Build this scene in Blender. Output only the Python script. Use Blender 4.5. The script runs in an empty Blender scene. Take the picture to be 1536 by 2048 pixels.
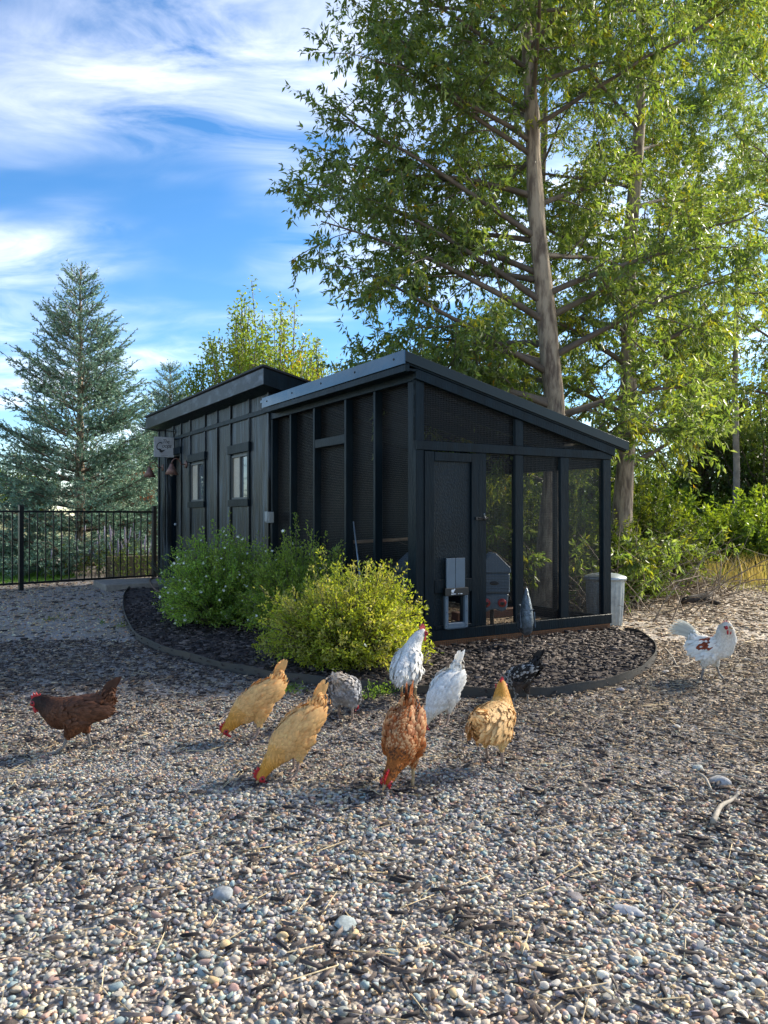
import bpy, bmesh, math, random
import numpy as np
from mathutils import Vector, Matrix, Euler

random.seed(7)
RNG = np.random.default_rng(7)
R = math.radians
SC = bpy.context.scene
COL = SC.collection

# ------------------------------------------------------------------ camera
H = 1.25            # lens height above the gravel
F = 1540.0          # focal length in photograph pixels (1536 x 2048)
HY = 1030.0         # horizon row
cam_data = bpy.data.cameras.new("camera")
cam_data.sensor_fit = 'AUTO'
cam_data.sensor_width = 36.0
cam_data.lens = 36.0 * F / 2048.0
cam_data.clip_start = 0.05
cam_data.clip_end = 2000.0
cam = bpy.data.objects.new("camera", cam_data)
COL.objects.link(cam)
cam.location = (0, 0, H)
cam.rotation_euler = (R(90) + math.atan((HY - 1024.0) / F), 0, 0)
SC.camera = cam

# ------------------------------------------------------------------ light
SUN_AZ = R(58)      # from the view direction (+Y) towards the right (+X)
SUN_EL = R(30)
SKY_STRENGTH = 0.15
SUN_STRENGTH = 2.0
EXPOSURE = 2.85

world = bpy.data.worlds.new("World")
SC.world = world
world.use_nodes = True
wn = world.node_tree
wn.nodes.clear()
def wnode(t, **kw):
    n = wn.nodes.new(t)
    for k, v in kw.items():
        setattr(n, k, v)
    return n
out = wnode('ShaderNodeOutputWorld')
bg = wnode('ShaderNodeBackground')
bg.inputs['Strength'].default_value = SKY_STRENGTH
sky = wnode('ShaderNodeTexSky')
sky.sky_type = 'NISHITA'
sky.sun_disc = False
sky.sun_elevation = SUN_EL
sky.sun_rotation = SUN_AZ
sky.altitude = 1900
sky.air_density = 1.0
sky.dust_density = 0.6
sky.ozone_density = 1.4
hs = wnode('ShaderNodeHueSaturation')
hs.inputs['Saturation'].default_value = 1.3
hs.inputs['Value'].default_value = 0.24
wn.links.new(sky.outputs[0], hs.inputs['Color'])
# thin cirrus, laid out on a flat cloud layer overhead
tc = wnode('ShaderNodeTexCoord')
sep = wnode('ShaderNodeSeparateXYZ')
wn.links.new(tc.outputs['Generated'], sep.inputs[0])
zz = wnode('ShaderNodeMath', operation='ADD'); zz.inputs[1].default_value = 0.12
zm = wnode('ShaderNodeMath', operation='MAXIMUM'); zm.inputs[1].default_value = 0.05
wn.links.new(sep.outputs['Z'], zz.inputs[0]); wn.links.new(zz.outputs[0], zm.inputs[0])
dx = wnode('ShaderNodeMath', operation='DIVIDE'); dy = wnode('ShaderNodeMath', operation='DIVIDE')
wn.links.new(sep.outputs['X'], dx.inputs[0]); wn.links.new(zm.outputs[0], dx.inputs[1])
wn.links.new(sep.outputs['Y'], dy.inputs[0]); wn.links.new(zm.outputs[0], dy.inputs[1])
cmb = wnode('ShaderNodeCombineXYZ')
wn.links.new(dx.outputs[0], cmb.inputs[0]); wn.links.new(dy.outputs[0], cmb.inputs[1])
mp = wnode('ShaderNodeMapping')
mp.inputs['Location'].default_value = (2.3, 0.9, 0)
mp.inputs['Rotation'].default_value = (0, 0, R(25))
mp.inputs['Scale'].default_value = (0.75, 1.25, 1)
wn.links.new(cmb.outputs[0], mp.inputs[0])
n1 = wnode('ShaderNodeTexNoise'); n1.inputs['Scale'].default_value = 0.95
n1.inputs['Detail'].default_value = 4; n1.inputs['Roughness'].default_value = 0.5
n1.inputs['Distortion'].default_value = 0.4
n2 = wnode('ShaderNodeTexNoise'); n2.inputs['Scale'].default_value = 3.2
n2.inputs['Detail'].default_value = 9; n2.inputs['Roughness'].default_value = 0.6
n2.inputs['Distortion'].default_value = 0.9
wn.links.new(mp.outputs[0], n1.inputs['Vector']); wn.links.new(mp.outputs[0], n2.inputs['Vector'])
r1 = wnode('ShaderNodeMapRange'); r1.inputs[1].default_value = 0.40; r1.inputs[2].default_value = 0.66
r1.interpolation_type = 'SMOOTHSTEP'
r2 = wnode('ShaderNodeMapRange'); r2.inputs[1].default_value = 0.30; r2.inputs[2].default_value = 0.78
wn.links.new(n1.outputs[0], r1.inputs[0]); wn.links.new(n2.outputs[0], r2.inputs[0])
mul = wnode('ShaderNodeMath', operation='MULTIPLY')
wn.links.new(r1.outputs[0], mul.inputs[0]); wn.links.new(r2.outputs[0], mul.inputs[1])
m2 = wnode('ShaderNodeMath', operation='MULTIPLY'); m2.inputs[1].default_value = 0.66
wn.links.new(mul.outputs[0], m2.inputs[0])
mix = wnode('ShaderNodeMixRGB')
mix.inputs[2].default_value = (2.6, 2.5, 2.4, 1)
wn.links.new(m2.outputs[0], mix.inputs[0]); wn.links.new(hs.outputs[0], mix.inputs[1])
wn.links.new(mix.outputs[0], bg.inputs[0]); wn.links.new(bg.outputs[0], out.inputs[0])

sun_data = bpy.data.lights.new("sun", 'SUN')
sun_data.energy = SUN_STRENGTH
sun_data.angle = R(16)   # veiled by thin cirrus
sun_data.color = (1.0, 0.90, 0.74)
sun = bpy.data.objects.new("sun", sun_data)
COL.objects.link(sun)
sun_dir = Vector((math.sin(SUN_AZ) * math.cos(SUN_EL), math.cos(SUN_AZ) * math.cos(SUN_EL), math.sin(SUN_EL)))
sun.rotation_euler = sun_dir.to_track_quat('Z', 'Y').to_euler()
sun.location = sun_dir * 40

SC.view_settings.view_transform = 'Standard'
SC.view_settings.look = 'None'
SC.view_settings.exposure = EXPOSURE
SC.view_settings.gamma = 1.0
SC.view_settings.use_curve_mapping = False
SC.cycles.use_denoising = True
SC.cycles.max_bounces = 8
SC.cycles.transparent_max_bounces = 8
SC.cycles.caustics_reflective = False
SC.cycles.caustics_refractive = False

# ------------------------------------------------------------------ helpers
def G(px, py, z=0.0):
    """photograph pixel -> point on the horizontal plane at height z"""
    d = (H - z) * F / (py - HY)
    return ((px - 768.0) / F * d, d, z)

def tag(o, label=None, cat=None, group=None, kind=None):
    if label: o['label'] = label
    if cat: o['category'] = cat
    if group: o['group'] = group
    if kind: o['kind'] = kind
    return o

def empty(name, loc=(0, 0, 0), rz=0.0, label=None, cat=None, group=None):
    o = bpy.data.objects.new(name, None)
    o.empty_display_size = 0.1
    COL.objects.link(o)
    o.location = loc
    o.rotation_euler = (0, 0, rz)
    return tag(o, label, cat, group)

def link(name, me, parent=None, m=None):
    o = bpy.data.objects.new(name, me)
    COL.objects.link(o)
    if parent is not None:
        o.parent = parent
    if m is not None and len(me.materials) == 0:
        me.materials.append(m)
    return o

def np_mesh(name, V, Fc, col=None, smooth=False):
    """V (n,3), Fc (m,k) int array, col (n,3) per-vertex colours"""
    V = np.ascontiguousarray(V, dtype=np.float32)
    Fc = np.ascontiguousarray(Fc, dtype=np.int32)
    me = bpy.data.meshes.new(name)
    n, (m, k) = len(V), Fc.shape
    me.vertices.add(n); me.vertices.foreach_set('co', V.ravel())
    me.loops.add(m * k); me.loops.foreach_set('vertex_index', Fc.ravel())
    me.polygons.add(m)
    me.polygons.foreach_set('loop_start', np.arange(0, m * k, k, dtype=np.int32))
    me.polygons.foreach_set('loop_total', np.full(m, k, dtype=np.int32))
    if smooth:
        me.polygons.foreach_set('use_smooth', np.ones(m, dtype=bool))
    if col is not None:
        a = me.attributes.new('col', 'FLOAT_COLOR', 'POINT')
        c = np.ones((n, 4), dtype=np.float32); c[:, :3] = col
        a.data.foreach_set('color', c.ravel())
    me.update(calc_edges=True)
    return me

class MB:
    """collects boxes, bars, tubes and prisms of ONE part"""
    def __init__(s): s.v = []; s.f = []
    def add(s, vs, fs):
        b = len(s.v); s.v += [tuple(p) for p in vs]; s.f += [tuple(i + b for i in f) for f in fs]
        return s
    def box(s, x0, x1, y0, y1, z0, z1):
        v = [(x0,y0,z0),(x1,y0,z0),(x1,y1,z0),(x0,y1,z0),(x0,y0,z1),(x1,y0,z1),(x1,y1,z1),(x0,y1,z1)]
        return s.add(v, [(0,3,2,1),(4,5,6,7),(0,1,5,4),(1,2,6,5),(2,3,7,6),(3,0,4,7)])
    def hexa(s, v):
        return s.add(v, [(0,3,2,1),(4,5,6,7),(0,1,5,4),(1,2,6,5),(2,3,7,6),(3,0,4,7)])
    def tube(s, pts, rad, n=8, cap=True):
        pts = [Vector(p) for p in pts]
        if not hasattr(rad, '__len__'): rad = [rad] * len(pts)
        b = len(s.v)
        up = Vector((0.13, 0.21, 0.97)).normalized()
        for i, p in enumerate(pts):
            t = (pts[min(i+1, len(pts)-1)] - pts[max(i-1, 0)]).normalized()
            a = t.cross(up)
            if a.length < 1e-3: a = t.cross(Vector((1, 0, 0)))
            a.normalize(); c = t.cross(a)
            for k in range(n):
                th = 2 * math.pi * k / n
                q = p + (a * math.cos(th) + c * math.sin(th)) * rad[i]
                s.v.append(tuple(q))
        for i in range(len(pts) - 1):
            for k in range(n):
                k2 = (k + 1) % n
                s.f.append((b+i*n+k, b+i*n+k2, b+(i+1)*n+k2, b+(i+1)*n+k))
        if cap:
            s.f.append(tuple(b + k for k in range(n))[::-1])
            s.f.append(tuple(b + (len(pts)-1)*n + k for k in range(n)))
        return s
    def lathe(s, prof, n=24, c=(0, 0, 0)):
        b = len(s.v)
        for (r, z) in prof:
            for k in range(n):
                th = 2 * math.pi * k / n
                s.v.append((c[0] + r*math.cos(th), c[1] + r*math.sin(th), c[2] + z))
        for i in range(len(prof) - 1):
            for k in range(n):
                k2 = (k + 1) % n
                s.f.append((b+i*n+k, b+i*n+k2, b+(i+1)*n+k2, b+(i+1)*n+k))
        return s
    def prism(s, poly, axis, a0, a1):
        """poly: 2-D outline extruded along axis 'x','y','z' from a0 to a1"""
        def P(u, w, a):
            return {'x': (a, u, w), 'y': (u, a, w), 'z': (u, w, a)}[axis]
        n = len(poly)
        v = [P(u, w, a0) for u, w in poly] + [P(u, w, a1) for u, w in poly]
        f = [tuple(range(n))[::-1], tuple(range(n, 2*n))] + [(i, (i+1) % n, n + (i+1) % n, n + i) for i in range(n)]
        return s.add(v, f)
    def ell(s, c, r, n=10, m=7, rot=None):
        b = len(s.v)
        rot = rot or Matrix.Identity(3)
        for i in range(m + 1):
            ph = math.pi * i / m
            for k in range(n):
                th = 2 * math.pi * k / n
                q = rot @ Vector((r[0]*math.sin(ph)*math.cos(th), r[1]*math.sin(ph)*math.sin(th), r[2]*math.cos(ph)))
                s.v.append((c[0]+q.x, c[1]+q.y, c[2]+q.z))
        for i in range(m):
            for k in range(n):
                k2 = (k + 1) % n
                s.f.append((b+i*n+k, b+(i+1)*n+k, b+(i+1)*n+k2, b+i*n+k2))
        return s
    def mesh(s, name, smooth=False, bevel=0.0):
        me = bpy.data.meshes.new(name)
        me.from_pydata(s.v, [], s.f)
        bm = bmesh.new(); bm.from_mesh(me)
        bmesh.ops.remove_doubles(bm, verts=bm.verts, dist=1e-5)
        bmesh.ops.recalc_face_normals(bm, faces=bm.faces)
        if bevel:
            es = [e for e in bm.edges if len(e.link_faces) == 2 and e.calc_face_angle(0) > 0.6]
            bmesh.ops.bevel(bm, geom=es, offset=bevel, segments=1, affect='EDGES', clamp_overlap=True)
        for f in bm.faces: f.smooth = smooth
        bm.to_mesh(me); bm.free()
        return me
    def build(s, name, m, parent=None, smooth=False, bevel=0.0):
        return link(name, s.mesh(name, smooth, bevel), parent, m)

def copy_tree(o, parent=None):
    c = o.copy(); COL.objects.link(c)
    c.parent = parent
    for ch in [x for x in bpy.data.objects if x.parent == o]:
        copy_tree(ch, c)
    return c

# ------------------------------------------------------------------ materials
def new_mat(name):
    m = bpy.data.materials.new(name); m.use_nodes = True
    nt = m.node_tree
    return m, nt, nt.nodes['Principled BSDF']

def mat(name, base, rough=0.6, metal=0.0, vary=0.0, scale=6.0, stretch=(1, 1, 1), bump=0.0, bscale=None,
        spec=0.5, base2=None, coords='Object', detail=6, lo=0.35, hi=0.65, rvary=0.0):
    """procedural surface: colour noise + relief"""
    m, nt, b = new_mat(name)
    b.inputs['Roughness'].default_value = rough
    b.inputs['Metallic'].default_value = metal
    b.inputs['Specular IOR Level'].default_value = spec
    c2 = base2 if base2 else tuple(max(0, min(1, c * (1 - vary))) for c in base)
    tcn = nt.nodes.new('ShaderNodeTexCoord'); mpn = nt.nodes.new('ShaderNodeMapping')
    mpn.inputs['Scale'].default_value = stretch
    nt.links.new(tcn.outputs[coords], mpn.inputs[0])
    nz = nt.nodes.new('ShaderNodeTexNoise'); nz.inputs['Scale'].default_value = scale
    nz.inputs['Detail'].default_value = detail; nz.inputs['Roughness'].default_value = 0.6
    nt.links.new(mpn.outputs[0], nz.inputs['Vector'])
    mr = nt.nodes.new('ShaderNodeMapRange'); mr.inputs[1].default_value = lo; mr.inputs[2].default_value = hi
    nt.links.new(nz.outputs[0], mr.inputs[0])
    mx = nt.nodes.new('ShaderNodeMixRGB')
    mx.inputs[1].default_value = (*base, 1); mx.inputs[2].default_value = (*c2, 1)
    nt.links.new(mr.outputs[0], mx.inputs[0])
    nt.links.new(mx.outputs[0], b.inputs['Base Color'])
    if rvary:
        rr = nt.nodes.new('ShaderNodeMapRange'); rr.inputs[3].default_value = rough - rvary; rr.inputs[4].default_value = rough + rvary
        nt.links.new(nz.outputs[0], rr.inputs[0]); nt.links.new(rr.outputs[0], b.inputs['Roughness'])
    if bump:
        n3 = nt.nodes.new('ShaderNodeTexNoise'); n3.inputs['Scale'].default_value = bscale or scale * 3
        n3.inputs['Detail'].default_value = 6
        nt.links.new(mpn.outputs[0], n3.inputs['Vector'])
        bp = nt.nodes.new('ShaderNodeBump'); bp.inputs['Strength'].default_value = bump
        bp.inputs['Distance'].default_value = 0.02
        nt.links.new(n3.outputs[0], bp.inputs['Height'])
        nt.links.new(bp.outputs[0], b.inputs['Normal'])
    return m

def attr_mat(name, rough=0.6, trans=0.0, spec=0.3, vary=0.0, scale=80.0, bump=0.0, tint=(1, 1, 1)):
    """colour from the 'col' attribute; trans = share of light passing through (leaves, feathers)"""
    m, nt, b = new_mat(name)
    at = nt.nodes.new('ShaderNodeAttribute'); at.attribute_name = 'col'
    csock = at.outputs['Color']
    b.inputs['Roughness'].default_value = rough
    b.inputs['Specular IOR Level'].default_value = spec
    if vary or bump:
        tcn = nt.nodes.new('ShaderNodeTexCoord')
        nz = nt.nodes.new('ShaderNodeTexNoise'); nz.inputs['Scale'].default_value = scale; nz.inputs['Detail'].default_value = 4
        nt.links.new(tcn.outputs['Object'], nz.inputs['Vector'])
        if vary:
            mr = nt.nodes.new('ShaderNodeMapRange'); mr.inputs[1].default_value = 0.3; mr.inputs[2].default_value = 0.7
            mr.inputs[3].default_value = 1 - vary; mr.inputs[4].default_value = 1 + vary
            nt.links.new(nz.outputs[0], mr.inputs[0])
            vm = nt.nodes.new('ShaderNodeVectorMath'); vm.operation = 'SCALE'
            nt.links.new(csock, vm.inputs[0]); nt.links.new(mr.outputs[0], vm.inputs['Scale'])
            csock = vm.outputs[0]
        if bump:
            bp = nt.nodes.new('ShaderNodeBump'); bp.inputs['Strength'].default_value = bump; bp.inputs['Distance'].default_value = 0.005
            nt.links.new(nz.outputs[0], bp.inputs['Height']); nt.links.new(bp.outputs[0], b.inputs['Normal'])
    nt.links.new(csock, b.inputs['Base Color'])
    if trans:
        tr = nt.nodes.new('ShaderNodeBsdfTranslucent')
        vm = nt.nodes.new('ShaderNodeVectorMath'); vm.operation = 'MULTIPLY'
        vm.inputs[1].default_value = tint
        nt.links.new(csock, vm.inputs[0]); nt.links.new(vm.outputs[0], tr.inputs['Color'])
        mx = nt.nodes.new('ShaderNodeMixShader'); mx.inputs[0].default_value = trans
        o = nt.nodes['Material Output']
        nt.links.new(b.outputs[0], mx.inputs[1]); nt.links.new(tr.outputs[0], mx.inputs[2])
        nt.links.new(mx.outputs[0], o.inputs[0])
    return m

PAINT = mat('dark_painted_wood', (0.003, 0.0115, 0.0185), 0.40, vary=0.45, scale=5, stretch=(3, 3, 0.6), bump=0.22, bscale=22, spec=0.13, rvary=0.1)
SIDING = mat('dark_wood_siding', (0.005, 0.0075, 0.009), 0.38, base2=(0.080, 0.105, 0.125), scale=6, stretch=(1.0, 2.2, 0.17), bump=1.0, bscale=9, spec=0.4, lo=0.48, hi=0.66, rvary=0.12)  # wood grain, with its bluish sheen painted into the colour as paler streaks
FASCIA = mat('weathered_dark_fascia', (0.008, 0.011, 0.015), 0.45, base2=(0.10, 0.115, 0.14), scale=3.5, stretch=(1, 1.0, 2.4), bump=0.15, lo=0.50, hi=0.72)
METAL_ROOF = mat('dark_roof_flashing', (0.08, 0.11, 0.135), 0.13, metal=0.8, vary=0.25, scale=2, bump=0.5, bscale=1.1)
BLACK_STEEL = mat('black_steel', (0.006, 0.007, 0.008), 0.4, vary=0.3, scale=20)
FLASHING = mat('dark_green_flashing', (0.006, 0.014, 0.016), 0.3, vary=0.3, scale=2, spec=0.25, bump=0.05, bscale=2)
WIRE = mat('dark_wire', (0.022, 0.022, 0.024), 0.4, metal=0.0, vary=0.2, scale=30)
CEDAR = mat('orange_cedar', (0.33, 0.13, 0.045), 0.7, vary=0.45, scale=6, stretch=(1, 1, 6), bump=0.3)
PERCH = mat('perch_wood', (0.25, 0.17, 0.11), 0.7, vary=0.4, scale=8, bump=0.2)
GREYPLASTIC = mat('blue_grey_plastic', (0.095, 0.14, 0.185), 0.5, vary=0.2, scale=5, bump=0.03)
REDPLASTIC = mat('red_plastic', (0.45, 0.03, 0.03), 0.4, vary=0.3, scale=9)
GALV = mat('galvanised_steel', (0.36, 0.42, 0.46), 0.36, metal=0.55, vary=0.3, scale=14, bump=0.05, rvary=0.08)
CONCRETE = mat('concrete', (0.30, 0.27, 0.23), 0.85, vary=0.35, scale=9, bump=0.35)
BARK = mat('furrowed_bark', (0.36, 0.29, 0.21), 0.9, base2=(0.13, 0.095, 0.07), scale=9, stretch=(1.6, 1.6, 0.35), bump=1.0, bscale=14, lo=0.42, hi=0.6)
TWIG = mat('twig_bark', (0.16, 0.125, 0.095), 0.85, vary=0.5, scale=5, bump=0.2)
LEAF = attr_mat('leaf', 0.45, trans=0.5, spec=0.4, tint=(1.5, 1.45, 0.5))
NEEDLE = attr_mat('needle', 0.55, trans=0.12, spec=0.3)
STONE = attr_mat('pebble_stone', 0.8, spec=0.2, vary=0.26, scale=70, bump=0.15)
CHIP = attr_mat('bark_chip', 0.8, spec=0.25, vary=0.3, scale=60, bump=0.3)
FEATHER = attr_mat('feather', 0.65, trans=0.18, spec=0.25)
BLADE = attr_mat('grass_blade', 0.6, trans=0.4, spec=0.2, tint=(1.2, 1.2, 0.6))
STEELEDGE = mat('weathered_steel_edging', (0.035, 0.038, 0.040), 0.55, base2=(0.065, 0.055, 0.045), metal=0.2, scale=3, stretch=(1, 1, 4), bump=0.08)
# ------------------------------------------------------------------ ground, bed, gravel
def sheet(name, pts, z, m, kind='structure', sub=0):
    v = [(x, y, z) for x, y in pts]
    me = bpy.data.meshes.new(name); me.from_pydata(v, [], [tuple(range(len(v)))]); me.update()
    o = link(name, me, None, m); o['kind'] = kind
    return o

DIRT = mat('gritty_dirt', (0.30, 0.24, 0.175), 0.95, base2=(0.15, 0.115, 0.085), scale=1.1, bump=0.5, bscale=70, detail=12, lo=0.35, hi=0.7)
def gravel_soil():
    """grit and small stones between and beyond the modelled ones"""
    m = DIRT; nt = m.node_tree; b = nt.nodes['Principled BSDF']
    old = b.inputs['Base Color'].links[0].from_socket
    tcn = nt.nodes.new('ShaderNodeTexCoord')
    vo = nt.nodes.new('ShaderNodeTexVoronoi'); vo.inputs['Scale'].default_value = 62.0
    nt.links.new(tcn.outputs['Object'], vo.inputs['Vector'])
    cr = nt.nodes.new('ShaderNodeValToRGB'); e = cr.color_ramp.elements
    e[0].position = 0.0; e[0].color = (0.20, 0.18, 0.17, 1); e[1].position = 1.0; e[1].color = (0.50, 0.46, 0.41, 1)
    for p_, c_ in ((0.25, (0.34, 0.33, 0.32, 1)), (0.5, (0.42, 0.35, 0.28, 1)), (0.75, (0.30, 0.31, 0.33, 1))):
        q = cr.color_ramp.elements.new(p_); q.color = c_
    sp_ = nt.nodes.new('ShaderNodeSeparateColor'); nt.links.new(vo.outputs['Color'], sp_.inputs[0]); nt.links.new(sp_.outputs[0], cr.inputs[0])
    nz = nt.nodes.new('ShaderNodeTexNoise'); nz.inputs['Scale'].default_value = 1.6; nz.inputs['Detail'].default_value = 8
    nt.links.new(tcn.outputs['Object'], nz.inputs['Vector'])
    mr = nt.nodes.new('ShaderNodeMapRange'); mr.inputs[1].default_value = 0.35; mr.inputs[2].default_value = 0.6; mr.inputs[3].default_value = 0.25; mr.inputs[4].default_value = 0.85
    nt.links.new(nz.outputs[0], mr.inputs[0])
    mx = nt.nodes.new('ShaderNodeMixRGB'); nt.links.new(mr.outputs[0], mx.inputs[0]); nt.links.new(old, mx.inputs[1]); nt.links.new(cr.outputs[0], mx.inputs[2])
    nt.links.new(mx.outputs[0], b.inputs['Base Color'])
    bp = nt.nodes.new('ShaderNodeBump'); bp.invert = True; bp.inputs['Strength'].default_value = 0.9; bp.inputs['Distance'].default_value = 0.012
    nt.links.new(vo.outputs['Distance'], bp.inputs['Height']); nt.links.new(bp.outputs[0], b.inputs['Normal'])
gravel_soil()
MEADOW = mat('dry_meadow_soil', (0.20, 0.17, 0.075), 0.95, base2=(0.10, 0.13, 0.035), scale=0.7, bump=0.4, bscale=40, detail=10)
LAWNM = mat('lawn_soil', (0.07, 0.16, 0.025), 0.9, base2=(0.11, 0.2, 0.03), scale=2, bump=0.4, bscale=60)
MULCHM = mat('dark_mulch_soil', (0.035, 0.027, 0.024), 0.95, base2=(0.075, 0.055, 0.045), scale=14, bump=0.7, bscale=60)
ground = sheet('ground', [(600*math.cos(a), 600*math.sin(a)) for a in np.linspace(0, 2*math.pi, 64, endpoint=False)], 0.0, DIRT)
meadow = sheet('meadow', [(5.2, 14.4), (7.0, 12.2), (9.5, 11.0), (30, 9), (300, 30), (300, 400), (-300, 400), (-40, 24), (-3, 21.5), (1.5, 17), (3.5, 15.4)], 0.004, MEADOW)
lawn = sheet('lawn', [(-6.3, 14.35), (-6.15, 15.4), (-6.9, 17.0), (-9, 19), (-30, 22), (-30, 9.5), (-7.9, 12.8)], 0.005, LAWNM)

def vnoise(x, y, s, seed=0):
    r = np.random.default_rng(seed); t = 0
    for k in range(5):
        a = r.uniform(0, 6.28); f = s * r.uniform(0.6, 1.7); p = r.uniform(0, 6.28)
        t = t + np.sin((x*math.cos(a) + y*math.sin(a)) * f + p + 1.3*np.sin((x*math.sin(a) - y*math.cos(a)) * f*0.8 + p*2))
    return t / 5

# the raised bed in front of the coop, traced on the ground
BED_PX = [(275,1168),(252,1188),(246,1210),(250,1240),(268,1275),(300,1297),(360,1318),(430,1338),(500,1353),(580,1366),(680,1378),(780,1386),(880,1393),(980,1397),(1060,1397),(1130,1392),(1200,1380),(1255,1364),(1295,1342),(1312,1318),(1308,1298),(1285,1278),(1250,1268)]
BED = [G(*p)[:2] for p in BED_PX]
def smooth_poly(P, n=6):
    P = np.array(P); o = []
    for i in range(len(P) - 1):
        p0, p1, p2, p3 = P[max(i-1,0)], P[i], P[i+1], P[min(i+2,len(P)-1)]
        for t in np.linspace(0, 1, n, endpoint=False):
            o.append(0.5*((2*p1)+(-p0+p2)*t+(2*p0-5*p1+4*p2-p3)*t*t+(-p0+3*p1-3*p2+p3)*t**3))
    o.append(P[-1]); return np.array(o)
EDGE = smooth_poly(BED)
CA = np.array((0.288, 6.93)); TH = R(31); CU = np.array((math.cos(TH), math.sin(TH))); CV = np.array((-math.sin(TH), math.cos(TH)))
def C2W(x, y): return CA + CU*x + CV*y
closing = [C2W(2.52, 0.3), C2W(2.5, 0.0), C2W(0.0, 0.0), C2W(0.0, 7.2)]
BEDPOLY = np.vstack([EDGE, closing])
def inside(px, py, poly):
    r = np.zeros(px.shape, bool); n = len(poly); j = n - 1
    for i in range(n):
        xi, yi = poly[i]; xj, yj = poly[j]
        c = ((yi > py) != (yj > py)) & (px < (xj - xi) * (py - yi) / (yj - yi + 1e-12) + xi)
        r ^= c; j = i
    return r
bed = sheet('mulch_bed', [tuple(p) for p in BEDPOLY], 0.03, MULCHM)

# steel edging strip
eb = MB()
def strip(P, t, z0, z1):
    n = len(P); T = np.gradient(P, axis=0); T /= np.linalg.norm(T, axis=1)[:, None]
    N = np.stack([-T[:,1], T[:,0]], 1)
    Q = P + N * t
    for i in range(n - 1):
        wob0 = 0.006*math.sin(i*0.7); wob1 = 0.006*math.sin((i+1)*0.7)
        a, b, c, d = P[i], P[i+1], Q[i+1], Q[i]
        eb.add([(*a,z0),(*b,z0),(*c,z0),(*d,z0),(*a,z1+wob0),(*b,z1+wob1),(*c,z1+wob1),(*d,z1+wob0)],
               [(4,5,6,7),(0,1,5,4),(2,3,7,6)] + ([(3,0,4,7)] if i == 0 else []) + ([(1,2,6,5)] if i == n-2 else []))
strip(EDGE, 0.006, -0.03, 0.075)
edging = eb.build('steel_edging', STEELEDGE, None)
tag(edging, 'curved weathered steel edging strip around the dark mulch bed', 'edging')

# --- templates
def octa_sub(n):
    V = np.array([(1,0,0),(-1,0,0),(0,1,0),(0,-1,0),(0,0,1),(0,0,-1)], float)
    Fc = [(0,2,4),(2,1,4),(1,3,4),(3,0,4),(2,0,5),(1,2,5),(3,1,5),(0,3,5)]
    V = [tuple(v) for v in V]
    for _ in range(n):
        cache = {}; F2 = []
        def mid(a, b):
            k = (min(a,b), max(a,b))
            if k not in cache:
                p = np.array(V[a]) + np.array(V[b]); p /= np.linalg.norm(p); V.append(tuple(p)); cache[k] = len(V) - 1
            return cache[k]
        for a, b, c in Fc:
            x, y, z = mid(a,b), mid(b,c), mid(c,a)
            F2 += [(a,x,z),(x,b,y),(z,y,c),(x,y,z)]
        Fc = F2
    return np.array(V), np.array(Fc)
def ico():
    p = (1 + 5**0.5) / 2
    V = np.array([(-1,p,0),(1,p,0),(-1,-p,0),(1,-p,0),(0,-1,p),(0,1,p),(0,-1,-p),(0,1,-p),(p,0,-1),(p,0,1),(-p,0,-1),(-p,0,1)], float)
    V /= np.linalg.norm(V[0])
    Fc = np.array([(0,11,5),(0,5,1),(0,1,7),(0,7,10),(0,10,11),(1,5,9),(5,11,4),(11,10,2),(10,7,6),(7,1,8),(3,9,4),(3,4,2),(3,2,6),(3,6,8),(3,8,9),(4,9,5),(2,4,11),(6,2,10),(8,6,7),(9,8,1)])
    return V, Fc
def lumpy(V, seed, k=0.22):
    r = np.random.default_rng(seed); W = V.copy()
    for _ in range(8):
        d = r.normal(size=3); d /= np.linalg.norm(d)
        h = r.uniform(0.45, 0.85)
        s = W @ d                        # cut and soften a facet
        W = W - np.outer(np.maximum(s - h, 0) * 0.85, d)
    W += r.normal(size=W.shape) * k * 0.16
    return W
def scatter(name, P, tmpl, faces, S, yaw, tilt, col, m, parent=None, smooth=True):
    """P (n,3); tmpl list of (k,3); S (n,3)"""
    n = len(P); k = tmpl[0].shape[0]
    T = np.stack(tmpl)[RNG.integers(0, len(tmpl), n)]          # n,k,3
    V = T * S[:, None, :]
    ca, sa = np.cos(tilt)[:, None], np.sin(tilt)[:, None]
    y, z = V[...,1].copy(), V[...,2].copy()
    V[...,1] = y*ca - z*sa; V[...,2] = y*sa + z*ca
    cy, sy = np.cos(yaw)[:, None], np.sin(yaw)[:, None]
    x, y = V[...,0].copy(), V[...,1].copy()
    V[...,0] = x*cy - y*sy; V[...,1] = x*sy + y*cy
    V += P[:, None, :]
    Fc = (faces[None] + (np.arange(n) * k)[:, None, None]).reshape(-1, faces.shape[1])
    me = np_mesh(name, V.reshape(-1, 3), Fc, np.repeat(col, k, 0), smooth)
    o = link(name, me, parent, m)
    return o

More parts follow.
